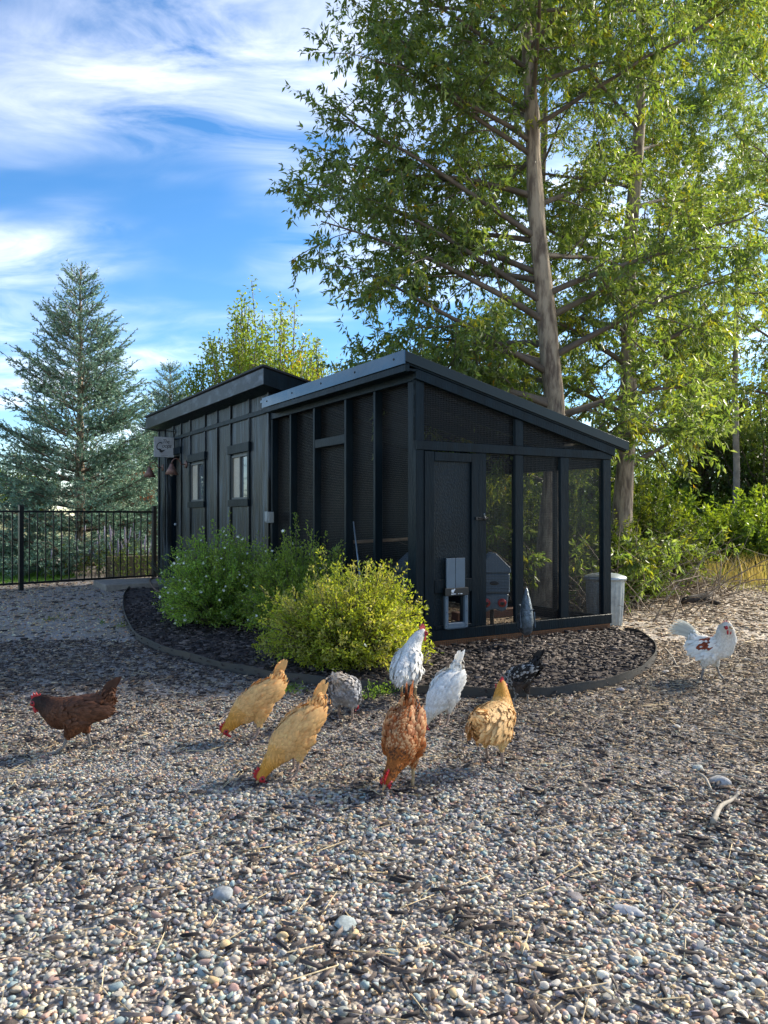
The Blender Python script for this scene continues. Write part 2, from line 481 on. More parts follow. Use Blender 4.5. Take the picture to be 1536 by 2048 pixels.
PAL = np.array([(0.40,0.40,0.39),(0.31,0.32,0.335),(0.24,0.255,0.28),(0.47,0.45,0.41),(0.56,0.54,0.50),(0.36,0.32,0.27),(0.30,0.24,0.235),
                (0.38,0.29,0.25),(0.15,0.15,0.165),(0.25,0.31,0.34),(0.27,0.30,0.29),(0.44,0.38,0.30),(0.19,0.19,0.22),(0.34,0.345,0.36),(0.62,0.60,0.57)])
PAL = PAL.mean(1, keepdims=True) + (PAL - PAL.mean(1, keepdims=True))*1.5
PAL = PAL*np.array((1.24, 1.13, 0.98))
PW = np.array([16,15,11,10,6,7,4,4,5,8,5,6,5,12,3], float); PW /= PW.sum()
def pebble_cols(n):
    c = PAL[RNG.choice(len(PAL), n, p=PW)] * RNG.uniform(0.78, 1.15, (n, 1))
    return np.clip(c * RNG.uniform(0.96, 1.04, (n, 3)), 0.03, 0.75)

def in_view(n, y0, y1, power=1.0):
    """points on the ground inside the picture's wedge (plus a margin to either side)"""
    y = np.sqrt(RNG.uniform(y0*y0, y1*y1, n)) if power == 1 else RNG.uniform(y0, y1, n)
    x = RNG.uniform(-1, 1, n) * (0.53*y + 0.35)
    return x, y
EB = EDGE[:, :2]
def dist_edge(x, y):
    d = np.full(x.shape, 1e9)
    for p in EB[::3]:
        d = np.minimum(d, (x-p[0])**2 + (y-p[1])**2)
    return np.sqrt(d)

def litter_amount(x, y):
    """share of wood litter on the gravel: grows towards the bed and to the right, where the trees stand"""
    d = dist_edge(x, y)
    a = np.clip(1.15 - d / 1.5, 0, 1) * 0.85
    b = np.clip((x*0.9 + (y-4.3)*0.9) / 1.6, 0, 1)
    c = np.clip((y - 3.5) / 1.7, 0, 1) * 0.62
    t = np.maximum(np.maximum(a, b*0.95), c) + 0.35*vnoise(x, y, 2.3, 5)
    return np.clip(t, 0, 0.97)

# near stones: rounded, packed
OV, OF = octa_sub(1)
ON, OFN = octa_sub(0)
IV, IF = ico()
T32 = [lumpy(OV, i) for i in range(14)]
T20 = [lumpy(IV, 40 + i) for i in range(10)]
T8 = [lumpy(ON, 80 + i, 0.3) for i in range(8)]
def stones(n, y0, y1, smin, smax, keep, tm, fc, name):
    x, y = in_view(n, y0, y1)
    k = (~inside(x, y, BEDPOLY)) & (RNG.uniform(0, 1, n) < keep(x, y))
    rel = np.stack([x, y], 1) - CA
    lx, ly = rel @ CU, rel @ CV
    k &= ~((lx > -0.02) & (lx < 2.52) & (ly > -0.02))
    x, y = x[k], y[k]; n = len(x)
    s = smin + (smax - smin) * RNG.beta(1.6, 3.6, n)
    S = np.stack([s*RNG.uniform(0.95, 1.65, n), s*RNG.uniform(0.75, 1.05, n), s*RNG.uniform(0.45, 0.8, n)], 1)
    z = S[:, 2]*RNG.uniform(0.15, 0.85, n) + RNG.uniform(0, 0.008, n)
    P = np.stack([x, y, z], 1)
    col = pebble_cols(n)
    far = np.clip((litter_amount(x, y))[:, None] * 0.75, 0, 1)
    col = col*(1-far) + far*(col*np.array([0.80, 0.70, 0.60]))
    return P, S, col
def kg(x, y):
    sand = np.clip((vnoise(x, y, 3.1, 11) - 0.50) * 5, 0, 0.5)
    return np.clip((1 - 0.80*litter_amount(x, y)) * (1 - sand), 0.05, 1)
P, S, col = stones(32000, 1.72, 3.5, 0.0050, 0.0185, kg, T20, IF, 'gravel')
# the largest stones at the front are objects of their own
key = S[:, 0]*S[:, 1] / P[:, 1]**2
order = np.argsort(-key)
big, rest = order[:300], order[300:]
n = len(rest)
gravel = scatter('gravel', P[rest], T20, IF, S[rest], RNG.uniform(0, 6.28, n), RNG.normal(0, 0.3, n), col[rest], STONE, ground)
gravel['kind'] = 'stuff'
OV2, OF2 = octa_sub(2)
pm = []
for i in range(30):
    W = lumpy(OV2, 200 + i, 0.06); c = pebble_cols(1)[0]
    W = W * np.array([RNG.uniform(1.0, 1.3), 0.9, RNG.uniform(0.55, 0.75)])
    me = np_mesh('pebble', W, OF2, np.repeat(c[None], len(W), 0), True); me.materials.append(STONE); pm.append(me)
for j in big:
    o = link('pebble', pm[int(RNG.integers(0, 30))], ground)
    s = float(S[j, :2].mean()) * 0.95
    o.scale = (s, s, s); o.location = (P[j, 0], P[j, 1], s*0.42 + 0.004)
    o.rotation_euler = (RNG.normal(0, .2), RNG.normal(0, .2), RNG.uniform(0, 6.28))
Pa, Sa, ca_ = stones(42000, 3.5, 5.2, 0.0046, 0.0175, kg, T8, OFN, 'gravel')
Pb, Sb, cb_ = stones(22000, 5.2, 7.4, 0.0050, 0.0175, kg, T8, OFN, 'gravel')
P, S, col = np.vstack([Pa, Pb]), np.vstack([Sa, Sb]), np.vstack([ca_, cb_])
n = len(P)
g2 = scatter('gravel_farther', P, T8, OFN, S, RNG.uniform(0, 6.28, n), RNG.normal(0, 0.3, n), col, STONE, ground); g2['kind'] = 'stuff'; g2.name = 'gravel'
# stones beside and before the picture, so the yard goes on
n = 26000
x = RNG.uniform(-5.2, 5.2, n); y = RNG.uniform(-0.6, 7.4, n)
k = (np.abs(x) > 0.53*y + 0.33) | (y < 1.74)
k &= (~inside(x, y, BEDPOLY)) & (RNG.uniform(0, 1, n) < kg(x, y)*np.clip(1.5 - 0.30*np.maximum(np.abs(x) - 0.53*np.maximum(y, 1.7), 0), 0.3, 1))
x, y = x[k], y[k]; n = len(x)
s = 0.007 + 0.013*RNG.beta(1.6, 3.0, n)
S = np.stack([s*RNG.uniform(0.95, 1.6, n), s, s*RNG.uniform(0.5, 0.8, n)], 1)
g4 = scatter('gravel', np.stack([x, y, S[:, 2]*0.5], 1), T8, OFN, S, RNG.uniform(0, 6.28, n), RNG.normal(0, 0.3, n), pebble_cols(n), STONE, ground); g4['kind'] = 'stuff'
def kfar(x, y): return np.clip(np.where(x < -0.15*y, 0.85, 0.12) * (0.75 + 0.5*vnoise(x, y, 1.5, 21)), 0, 1)
P, S, col = stones(42000, 7.4, 14.2, 0.007, 0.024, kfar, T8, OFN, 'gravel')
n = len(P)
col = np.clip(col*np.array([1.35, 1.25, 1.12]), 0, 0.7)
g3 = scatter('gravel_far', P, T8, OFN, S, RNG.uniform(0, 6.28, n), RNG.normal(0, 0.3, n), col, STONE, ground); g3['kind'] = 'stuff'; g3.name = 'gravel'

# --- bark mulch and wood litter
CHV = np.array([(-1,-.7,-1),(1,-.55,-1),(.9,.75,-1),(-1.1,.6,-1),(-.85,-.5,1),(.8,-.45,.8),(.95,.5,1),(-.9,.45,.7)], float)
CHF = np.array([(4,5,6),(4,6,7),(0,1,5),(0,5,4),(1,2,6),(1,6,5),(2,3,7),(2,7,6),(3,0,4),(3,4,7)])
TCH = []
for i in range(8):
    r = np.random.default_rng(300 + i)
    TCH.append(CHV + r.normal(0, 0.22, CHV.shape))
DARK = np.array([(0.035,0.028,0.026),(0.055,0.044,0.04),(0.022,0.019,0.02),(0.08,0.063,0.055),(0.11,0.09,0.08)])
TAN = np.array([(0.22,0.155,0.10),(0.15,0.105,0.07),(0.30,0.225,0.15),(0.10,0.075,0.055),(0.38,0.31,0.22)])
def chips(x, y, z0, lmin, lmax, cols, name, parent, zr=0.02, wr=(0.22, 0.5), tl=0.35):
    n = len(x)
    L = RNG.uniform(lmin, lmax, n)
    S = np.stack([L, L*RNG.uniform(*wr, n), L*RNG.uniform(0.09, 0.22, n)], 1)
    P = np.stack([x, y, z0 + S[:, 2] + RNG.uniform(0, zr, n)], 1)
    o = scatter(name, P, TCH, CHF, S, RNG.uniform(0, 6.28, n), RNG.normal(0, tl, n), cols, CHIP, parent, smooth=False)
    o['kind'] = 'stuff'
    return o
def bedpts(n, x0, x1, y0, y1):
    x = RNG.uniform(x0, x1, n); y = RNG.uniform(y0, y1, n)
    k = inside(x, y, BEDPOLY) & (dist_edge(x, y) > 0.03)
    return x[k], y[k]
def pick(C, n, a=0.75, b=1.25): return C[RNG.integers(0, len(C), n)] * RNG.uniform(a, b, (n, 1))
x, y = bedpts(8000, -4.6, 2.95, 5.0, 13.0)
k = (x > -0.9) | (RNG.uniform(0, 1, len(x)) < 0.8); x, y = x[k], y[k]
chips(x, y, 0.028, 0.013, 0.036, pick(DARK, len(x)), 'bark_mulch', bed, 0.022)
x, y = bedpts(5500, 0.3, 2.95, 5.0, 8.4)
chips(x, y, 0.03, 0.014, 0.034, pick(DARK, len(x)), 'bark_mulch', bed, 0.03)
x, y = bedpts(12000, -3.4, 0.3, 5.5, 11.5)
chips(x, y, 0.03, 0.014, 0.036, pick(DARK, len(x), 0.8, 1.5), 'bark_mulch', bed, 0.025)
# litter outside the bed
def outpts(n, y0, y1, f):
    x, y = in_view(n, y0, y1)
    rel = np.stack([x, y], 1) - CA
    lx, ly = rel @ CU, rel @ CV
    k = (~inside(x, y, BEDPOLY)) & (RNG.uniform(0, 1, n) < f(x, y)) & ~((lx > -0.02) & (lx < 2.52) & (ly > -0.02))
    return x[k], y[k]
x, y = outpts(50000, 3.0, 7.6, lambda x, y: litter_amount(x, y) * 0.95)
tanw = np.clip((x - 0.0 + (y-5)*0.6) / 1.6, 0.22, 0.85)
sel = RNG.uniform(0, 1, len(x)) < tanw
cc = np.where(sel[:, None], pick(TAN, len(x)), pick(DARK, len(x), 0.9, 1.5))
chips(x, y, 0.004, 0.007, 0.023, cc, 'wood_litter', ground, 0.016, (0.2, 0.5))
x, y = outpts(26000, 7.6, 14.5, lambda x, y: np.clip(0.25 + 0.75*(x > 0.12*y), 0, 1) * (0.7 + 0.4*vnoise(x, y, 1.5, 31)))
cc = np.where((x > 0)[:, None], pick(TAN, len(x), 0.8, 1.35), pick(DARK, len(x), 0.9, 2.0))
chips(x, y, 0.006, 0.012, 0.04, cc, 'wood_litter', ground, 0.02, (0.12, 0.4))
x = RNG.uniform(1.6, 6.5, 16000); y = RNG.uniform(2.2, 9.0, 16000); k = (x > 0.53*y + 0.33) & ~inside(x, y, BEDPOLY); x, y = x[k], y[k]
chips(x, y, 0.006, 0.010, 0.03, np.where((RNG.uniform(0, 1, len(x)) < 0.65)[:, None], pick(TAN, len(x)), pick(DARK, len(x), 0.9, 1.6)), 'wood_litter', ground, 0.02, (0.15, 0.45))
x, y = outpts(2600, 1.75, 3.6, lambda x, y: 0.35 + 0.6*(vnoise(x, y, 2.5, 41) > 0.25))
chips(x, y, 0.012, 0.010, 0.030, pick(DARK, len(x), 0.8, 1.6), 'bark_scraps', ground, 0.012, (0.15, 0.4))
# dry grass stems and straw
def straw(n, y0, y1, f, name):
    x, y = outpts(n, y0, y1, f); n = len(x)
    L = RNG.uniform(0.02, 0.085, n); S = np.stack([L, np.full(n, 0.0016)*np.maximum(1, y/3), np.full(n, 0.0013)], 1)
    P = np.stack([x, y, RNG.uniform(0.012, 0.024, n)], 1)
    c = np.array((0.48, 0.39, 0.24)) * RNG.uniform(0.6, 1.25, (n, 1))
    o = scatter(name, P, TCH, CHF, S, RNG.uniform(0, 6.28, n), RNG.normal(0, 0.1, n), c, CHIP, ground, smooth=False); o['kind'] = 'stuff'
straw(900, 1.75, 4.2, lambda x, y: 0.5 + 0*x, 'straw')
straw(5000, 4.2, 13.5, lambda x, y: np.clip(0.2 + 0.8*(x > 0.1*y), 0, 1), 'straw')
# ------------------------------------------------------------------ the coop: run and house share one local frame
# local x runs along the wire front (towards the trees), local y along the long wall, away from the camera
def zr(x): return 2.70 - 0.235*(x + 0.15)
WF, RL, HL = 2.49, 3.38, 8.74
run = empty('chicken_run', (CA[0], CA[1], 0), TH, 'dark timber and wire mesh chicken run with sloping metal-edged roof', 'chicken run')
def bx(name, x0, x1, y0, y1, z0, z1, m=PAINT, parent=run, bevel=0.003):
    return MB().box(x0, x1, y0, y1, z0, z1).build(name, m, parent, bevel=bevel)
# front frame
bx('corner_post', 0.0, 0.088, 0.0, 0.05, 0.06, zr(0.0)-0.135)
bx('corner_post', 0.002, 0.05, 0.052, 0.14, 0.06, 2.465)
bx('header', 0.0, WF, -0.012, 0.03, 1.84, 1.925)
bx('sill', 0.0, WF, -0.010, 0.03, 0.098, 0.198)
bx('foundation_board', 0.012, WF-0.01, 0.004, 0.028, -0.05, 0.096, CEDAR)
for x0, x1, nm in ((0.712, 0.803, 'door_post'), (1.164, 1.268, 'post'), (1.765, 1.878, 'post'), (2.375, 2.49, 'corner_post')):
    bx(nm, x0, x1, 0.0, 0.042, 0.200, 1.838)
    if nm == 'post' and x0 < 1.5: bx('upper_post', x0+0.002, x1-0.002, 0.0, 0.042, 1.927, zr((x0+x1)/2)-0.19)
MB().hexa([(0,0.003,1.927),(0.088,0.003,1.927),(0.088,0.045,1.927),(0,0.045,1.927),(0,0.003,zr(0)-.14),(0.088,0.003,zr(.088)-.14),(0.088,0.045,zr(.088)-.14),(0,0.045,zr(0)-.14)]).build('upper_post', PAINT, run)
# sloping rafter along the front and metal flashing above it
def slope_board(name, x0, x1, y0, y1, d0, d1, m, parent=run):
    """d0,d1: distance of top and bottom below the roof line"""
    return MB().hexa([(x0,y0,zr(x0)-d1),(x1,y0,zr(x1)-d1),(x1,y1,zr(x1)-d1),(x0,y1,zr(x0)-d1),(x0,y0,zr(x0)-d0),(x1,y0,zr(x1)-d0),(x1,y1,zr(x1)-d0),(x0,y1,zr(x0)-d0)]).build(name, m, parent, bevel=0.002)
slope_board('front_rafter', -0.02, WF+0.03, -0.03, 0.02, 0.105, 0.195, PAINT)
roof = slope_board('roof', -0.14, WF+0.20, -0.04, RL-0.01, 0.0, 0.035, METAL_ROOF)
slope_board('front_flashing', -0.15, WF+0.215, -0.056, -0.043, -0.008, 0.088, FLASHING, roof)
slope_board('trim_strip', -0.148, WF+0.19, -0.040, -0.005, 0.040, 0.103, PAINT, roof)
fl = MB().box(-0.162, -0.150, -0.056, RL-0.12, 2.59, 2.712).build('side_flashing', METAL_ROOF, roof)
for k, yy in enumerate((0.12, 0.85, 1.6, 2.35, 3.1)):
    MB().ell((-0.164, yy, 2.655), (0.006, 0.011, 0.011), 8, 6).build('screw', BLACK_STEEL, roof)
bx('side_fascia', -0.146, -0.10, -0.05, RL-0.12, 2.525, 2.588, PAINT)
bx('side_soffit', -0.10, 0.0, -0.03, RL-0.12, 2.535, 2.56, PAINT)
# rafters under the roof sheet
for yy in (0.7, 1.4, 2.1, 2.8):
    slope_board('rafter', 0.05, WF, yy, yy+0.04, 0.036, 0.14, PAINT)
# long side
bx('top_beam', 0.0, 0.04, 0.0, RL-0.003, 2.467, 2.60)
bx('side_sill', 0.0, 0.04, 0.145, RL-0.003, 0.062, 0.188)
bx('side_foundation_board', 0.012, 0.03, 0.05, RL-0.003, -0.05, 0.060, CEDAR)
for s in (0.75, 1.355, 2.11, 2.76, 3.335):
    bx('stud', 0.0, 0.085, s-0.024, s+0.018, 0.190, 2.465)
bx('cross_piece', 0.002, 0.05, 1.375, 2.084, 2.005, 2.10)
# far side (towards the trees)
bx('back_header', WF-0.04, WF, 0.045, RL, 1.76, 2.03)
bx('back_sill', WF-0.04, WF, 0.045, RL, 0.05, 0.17)
for s in (0.78, 1.5, 2.2, 2.9):
    bx('back_stud', WF-0.085, WF-0.042, s-0.02, s+0.02, 0.05, 1.95)
bx('back_post', WF-0.09, WF-0.001, 0.046, 0.09, 0.05, 1.9)
# wire cloth: every wire is a thin four-sided bar
def wires(name, plane, at, a0, a1, z0, ztop, skip=None, step=0.018, r=0.0008):
    mb = MB()
    def bar(p, q):
        d = [(-r,-r),(r,-r),(r,r),(-r,r)]
        (ax, az), (bx_, bz) = p, q
        if abs(ax - bx_) > abs(az - bz):
            e0 = [(ax, at+u, az+w) for u, w in d]; e1 = [(bx_, at+u, bz+w) for u, w in d]
        else:
            e0 = [(ax+u, at+w, az) for u, w in d]; e1 = [(bx_+u, at+w, bz) for u, w in d]
        vs = e0 + e1
        if plane == 'x': vs = [(y, x, z) for x, y, z in vs]
        mb.add(vs, [(0,1,5,4),(1,2,6,5),(2,3,7,6),(3,0,4,7)])
    a = a0
    while a <= a1:
        lo = z0
        if skip and skip[0] < a < skip[1]: lo = skip[2]
        bar((a, lo), (a, ztop(a))); a += step
    z = z0; zmax = max(ztop(a0), ztop(a1))
    while z < zmax:
        x1 = a1
        if ztop(a1) < z:
            x1 = a0 + (a1-a0) * (ztop(a0) - z) / (ztop(a0) - ztop(a1))
        x0 = skip[1] if (skip and z < skip[2]) else a0
        if x1 > x0: bar((x0, z), (x1, z))
        z += step
    me = bpy.data.meshes.new(name); me.from_pydata(mb.v, [], mb.f); me.update()
    o = link(name, me, run, WIRE); o['kind'] = 'stuff'; return o
wires('wire_mesh', 'y', 0.046, 0.02, WF-0.02, 0.07, lambda x: zr(x)-0.12, (0.05, 0.76, 1.88))
wires('wire_mesh', 'x', 0.090, 0.05, RL-0.03, 0.07, lambda y: 2.50)
wires('wire_mesh', 'x', WF-0.10, 0.05, RL-0.03, 0.07, lambda y: 1.95)
wires('wire_apron', 'y', -0.002, 0.02, WF-0.02, 0.0, lambda x: 0.085, None, 0.021, 0.0011)
# door with pet opening
OX0, OX1, OZ0, OZ1 = 0.325, 0.512, 0.255, 0.515
dp = MB()
for (a, b, c, d) in ((0.09, OX0, 0.20, 1.83), (OX1, 0.705, 0.20, 1.83), (OX0, OX1, 0.20, OZ0), (OX0, OX1, OZ1, 1.83)):
    dp.box(a, b, 0.014, 0.032, c, d)
DOORP = mat('dark_textured_panel', (0.0025, 0.011, 0.018), 0.36, vary=0.4, scale=5, stretch=(1, 1, 0.5), bump=0.4, bscale=85, spec=0.2)
door = dp.build('door', DOORP, run)
def sub(name, x0, x1, y0, y1, z0, z1, m=PAINT, bevel=0.003):
    return MB().box(x0, x1, y0, y1, z0, z1).build(name, m, door, bevel=bevel)
sub('stile', 0.090, 0.196, -0.010, 0.013, 0.20, 1.832)
sub('stile', 0.622, 0.706, -0.010, 0.013, 0.20, 1.832)
sub('rail', 0.198, 0.620, -0.014, 0.013, 1.745, 1.826)
sub('rail', 0.198, 0.305, -0.012, 0.013, 0.535, 0.655)
sub('rail', 0.538, 0.620, -0.012, 0.013, 0.535, 0.655)
sub('rail', 0.198, 0.620, -0.012, 0.013, 0.200, 0.235)
sub('pet_door_slide', 0.309, 0.408, -0.040, -0.026, 0.56, 0.852, GREYPLASTIC, 0.002)
sub('pet_door_slide', 0.412, 0.520, -0.040, -0.026, 0.56, 0.852, GREYPLASTIC, 0.002)
pf = MB()
for (a, b, c, d) in ((0.288, OX0, 0.205, 0.575), (OX1, 0.552, 0.205, 0.575), (OX0, OX1, 0.205, OZ0+0.003)):
    pf.box(a, b, -0.048, -0.016, c, d)
pf.build('pet_door_frame', GREYPLASTIC, door, bevel=0.006)
for xx in (0.306, 0.534):
    for z in (0.23, 0.36, 0.49): MB().ell((xx, -0.049, z), (0.005, 0.003, 0.005), 8, 5).build('screw', BLACK_STEEL, door)
DARKPL = mat('black_plastic', (0.005, 0.007, 0.009), 0.4, vary=0.2)
sub('pet_door_head', 0.287, 0.553, -0.052, -0.014, 0.505, 0.578, DARKPL, 0.004)
WHITE = mat('white_print', (0.72, 0.75, 0.78), 0.5, vary=0.1, scale=20)
# little bird emblem and line of print on the head of the pet door
poly = [(0.352,0.552),(0.356,0.563),(0.364,0.566),(0.372,0.562),(0.380,0.566),(0.388,0.572),(0.396,0.571),(0.394,0.562),(0.388,0.553),(0.382,0.545),(0.378,0.540),(0.381,0.532),(0.374,0.534),(0.372,0.539),(0.364,0.539),(0.363,0.533),(0.355,0.534),(0.360,0.541),(0.354,0.545)]
MB().prism(poly, 'y', -0.0545, -0.0525).build('emblem', WHITE, door)
for a, b in ((0.352, 0.405), (0.432, 0.441), (0.455, 0.478)): MB().box(a, b, -0.0545, -0.0525, 0.520, 0.527).build('print_line', WHITE, door)
mb = MB(); mb.box(0.66, 0.78, -0.026, -0.011, 1.205, 1.232); mb.tube([(0.69,-0.03,1.218),(0.80,-0.03,1.218)], 0.008, 8); mb.ell((0.755,-0.03,1.218),(0.02,0.016,0.022),8,6)
mb.build('latch', BLACK_STEEL, door)
MB().tube([(0.755,-0.035,1.232),(0.735,-0.055,1.262)], 0.006, 8).build('latch_handle', GALV, door)
# inside: litter floor and perches
RUNFLOOR = mat('run_litter', (0.27, 0.20, 0.12), 0.95, base2=(0.10, 0.072, 0.045), scale=26, bump=0.8, bscale=90)
fl = bx('litter_floor', 0.05, WF-0.045, 0.05, RL-0.01, 0.0, 0.055, RUNFLOOR, run, 0)
n = 2600
lx, ly = RNG.uniform(0.08, WF-0.1, n), RNG.uniform(0.08, RL-0.1, n)
ch = chips(lx, ly, 0.054, 0.008, 0.028, pick(TAN, n, 0.7, 1.3), 'floor_litter', run, 0.012)
for (yy, z, a) in ((1.75, 0.965, 0.0), (1.45, 0.725, 0.0)):
    MB().tube([(0.09, yy-0.4, z), (0.9, yy, z), (1.9, yy+0.6, z)], 0.019, 8).build('perch', PERCH, run)
MB().box(1.35, 2.3, 1.2, 1.32, 0.06, 0.15).build('floor_beam', mat('old_beam', (0.12, 0.055, 0.035), 0.8, vary=0.4), run, bevel=0.004)

# ------------------------------------------------------------------ the house behind it
house = empty('coop_house', (CA[0], CA[1], 0), TH, 'black board and batten coop house with two small windows and overhanging roof', 'coop house')
def hb(name, x0, x1, y0, y1, z0, z1, m=SIDING, parent=house, bevel=0.003):
    return MB().box(x0, x1, y0, y1, z0, z1).build(name, m, parent, bevel=bevel)
WIN = [(4.13, 4.78), (6.02, 6.72)]
WZ0, WZ1 = 1.47, 2.09
DY0, DY1, DZ0, DZ1 = 7.36, 8.20, 0.20, 2.28
wall = MB()
ys = [RL, WIN[0][0], WIN[0][1], WIN[1][0], WIN[1][1], DY0, DY1, HL]
T = 0.08
for i in range(len(ys) - 1):
    a, b = ys[i], ys[i+1]
    if i in (1, 3):
        wall.box(0, T, a, b, 0.08, WZ0); wall.box(0, T, a, b, WZ1, 2.90)
    elif i == 5:
        wall.box(0, T, a, b, 0.08, DZ0); wall.box(0, T, a, b, DZ1, 2.90)
    else:
        wall.box(0, T, a, b, 0.08, 2.90)
wall.build('wall', SIDING, house)
hz = lambda x: 3.08 - 0.235*(x + 0.22)
MB().hexa([(T,RL,0.08),(2.6,RL,0.08),(2.6,RL+T,0.08),(T,RL+T,0.08),(T,RL,2.86),(2.6,RL,hz(2.6)-.2),(2.6,RL+T,hz(2.6)-.2),(T,RL+T,2.86)]).build('end_wall', PAINT, house)
MB().hexa([(T,HL-T,0.08),(2.6,HL-T,0.08),(2.6,HL,0.08),(T,HL,0.08),(T,HL-T,2.86),(2.6,HL-T,hz(2.6)-.2),(2.6,HL,hz(2.6)-.2),(T,HL,2.86)]).build('end_wall', SIDING, house)
hb('back_wall', 2.6, 2.68, RL, HL, 0.08, 2.2)
# battens (stop at the trim boards)
def batten(s, z0, z1): hb('batten', -0.026, -0.001, s-0.026, s+0.026, z0, z1, SIDING)
hb('belly_band', -0.030, -0.001, RL+0.06, 7.98, 2.56, 2.622, PAINT)
for s, cuts in ((3.41, 0), (4.09, 1), (4.82, 1), (5.40, 0), (5.98, 2), (6.76, 2), (7.28, 0), (8.30, 0), (8.71, 0)):
    batten(s, 2.625, 2.885)
    if cuts == 0: batten(s, 0.08, 2.558)
    else: batten(s, 0.08, 1.365); batten(s, 2.245, 2.558)
batten(7.75, 2.625, 2.885); batten(7.75, 2.425, 2.558)
# windows
GLASS = mat('window_glass', (0.10, 0.12, 0.13), 0.04, vary=0.1, spec=1.0)
BLIND = mat('frosted_pane', (0.55, 0.48, 0.37), 0.35, vary=0.35, scale=60, bump=0.25, bscale=120)
FRAME = mat('grey_window_frame', (0.10, 0.105, 0.10), 0.5, vary=0.2)
for a, b in WIN:
    w = MB()
    w.box(-0.012, 0.05, a, a+0.028, WZ0, WZ1); w.box(-0.012, 0.05, b-0.028, b, WZ0, WZ1)
    w.box(-0.012, 0.05, a+0.029, b-0.029, WZ0, WZ0+0.028); w.box(-0.012, 0.05, a+0.029, b-0.029, WZ1-0.028, WZ1)
    wo = w.build('window', FRAME, house)
    mid = (a + b) / 2
    MB().box(-0.008, 0.045, mid-0.014, mid+0.014, WZ0+0.029, WZ1-0.029).build('mullion', FRAME, wo)
    MB().box(0.018, 0.024, a+0.03, mid-0.015, WZ0+0.03, WZ1-0.03).build('pane', GLASS, wo)
    MB().box(0.010, 0.016, mid+0.015, b-0.03, WZ0+0.03, WZ1-0.03).build('pane', BLIND, wo)
    MB().box(-0.045, -0.002, a-0.10, b+0.10, 2.115, 2.24).build('head_trim', PAINT, wo, bevel=0.003)
    MB().box(-0.045, -0.002, a-0.07, b+0.07, 1.37, 1.465).build('sill_trim', PAINT, wo, bevel=0.003)
    MB().box(-0.028, -0.002, a-0.065, a-0.002, 1.468, 2.113).build('side_trim', PAINT, wo, bevel=0.002)
    MB().box(-0.028, -0.002, b+0.002, b+0.065, 1.468, 2.113).build('side_trim', PAINT, wo, bevel=0.002)
    MB().box(0.30, 0.31, a-0.1, b+0.1, 1.3, 2.2).build('curtain', mat('curtain', (0.12, 0.10, 0.09), 0.9, vary=0.4, scale=4), wo)
# door in its recess
DOORM = mat('olive_black_door', (0.055, 0.055, 0.045), 0.5, vary=0.3, scale=5, stretch=(3, 3, .5), bump=0.1)
hd = hb('door', 0.17, 0.21, DY0, DY1, DZ0, DZ1, DOORM)
for z0, z1 in ((0.35, 1.05), (1.15, 2.1)):
    for a in (DY0+0.10, DY0+0.46):
        MB().box(0.158, 0.169, a, a+0.27, z0, z1).build('door_panel', DOORM, hd, bevel=0.004)
MB().ell((0.13, DY1-0.09, 1.08), (0.03, 0.028, 0.028), 10, 8).build('knob', GALV, hd, smooth=True)
hb('jamb', T+0.001, 0.215, DY1, DY1+0.04, DZ0, DZ1, PAINT); hb('jamb', T+0.001, 0.215, DY0-0.04, DY0, DZ0, DZ1, PAINT)
hb('door_head_trim', -0.045, -0.002, DY0-0.12, DY1+0.06, 2.30, 2.42, PAINT)
# roof with deep fascia
rf = MB().hexa([(-0.20,3.08,hz(-.2)-.22),(2.9,3.08,hz(2.9)-.22),(2.9,8.83,hz(2.9)-.22),(-0.20,8.83,hz(-.2)-.22),(-0.20,3.08,hz(-.2)-.012),(2.9,3.08,hz(2.9)-.012),(2.9,8.83,hz(2.9)-.012),(-0.20,8.83,hz(-.2)-.012)]).build('roof', PAINT, house)
MB().box(-0.224, -0.202, 3.06, 6.0, 2.855, 3.055).build('fascia', FASCIA, rf, bevel=0.003)
MB().box(-0.2235, -0.202, 6.002, 8.85, 2.855, 3.055).build('fascia', FASCIA, rf, bevel=0.003)
MB().hexa([(-0.222,3.056,2.855),(2.9,3.056,hz(2.9)-.225),(2.9,3.078,hz(2.9)-.225),(-0.222,3.078,2.855),(-0.222,3.056,3.056),(2.9,3.056,hz(2.9)-.02),(2.9,3.078,hz(2.9)-.02),(-0.222,3.078,3.056)]).build('end_fascia', PAINT, rf)
MB().hexa([(-0.245,3.03,hz(-.245)-.012),(2.95,3.03,hz(2.95)-.012),(2.95,8.87,hz(2.95)-.012),(-0.245,8.87,hz(-.245)-.012),(-0.245,3.03,hz(-.245)+.012),(2.95,3.03,hz(2.95)+.012),(2.95,8.87,hz(2.95)+.012),(-0.245,8.87,hz(-.245)+.012)]).build('roof_sheet', mat('roof_felt', (0.03, 0.032, 0.036), 0.7, vary=0.4, scale=30, bump=0.4), rf)
hb('plinth', 0.02, 2.6, RL+0.02, HL-0.02, -0.05, 0.079, CONCRETE, house, 0)

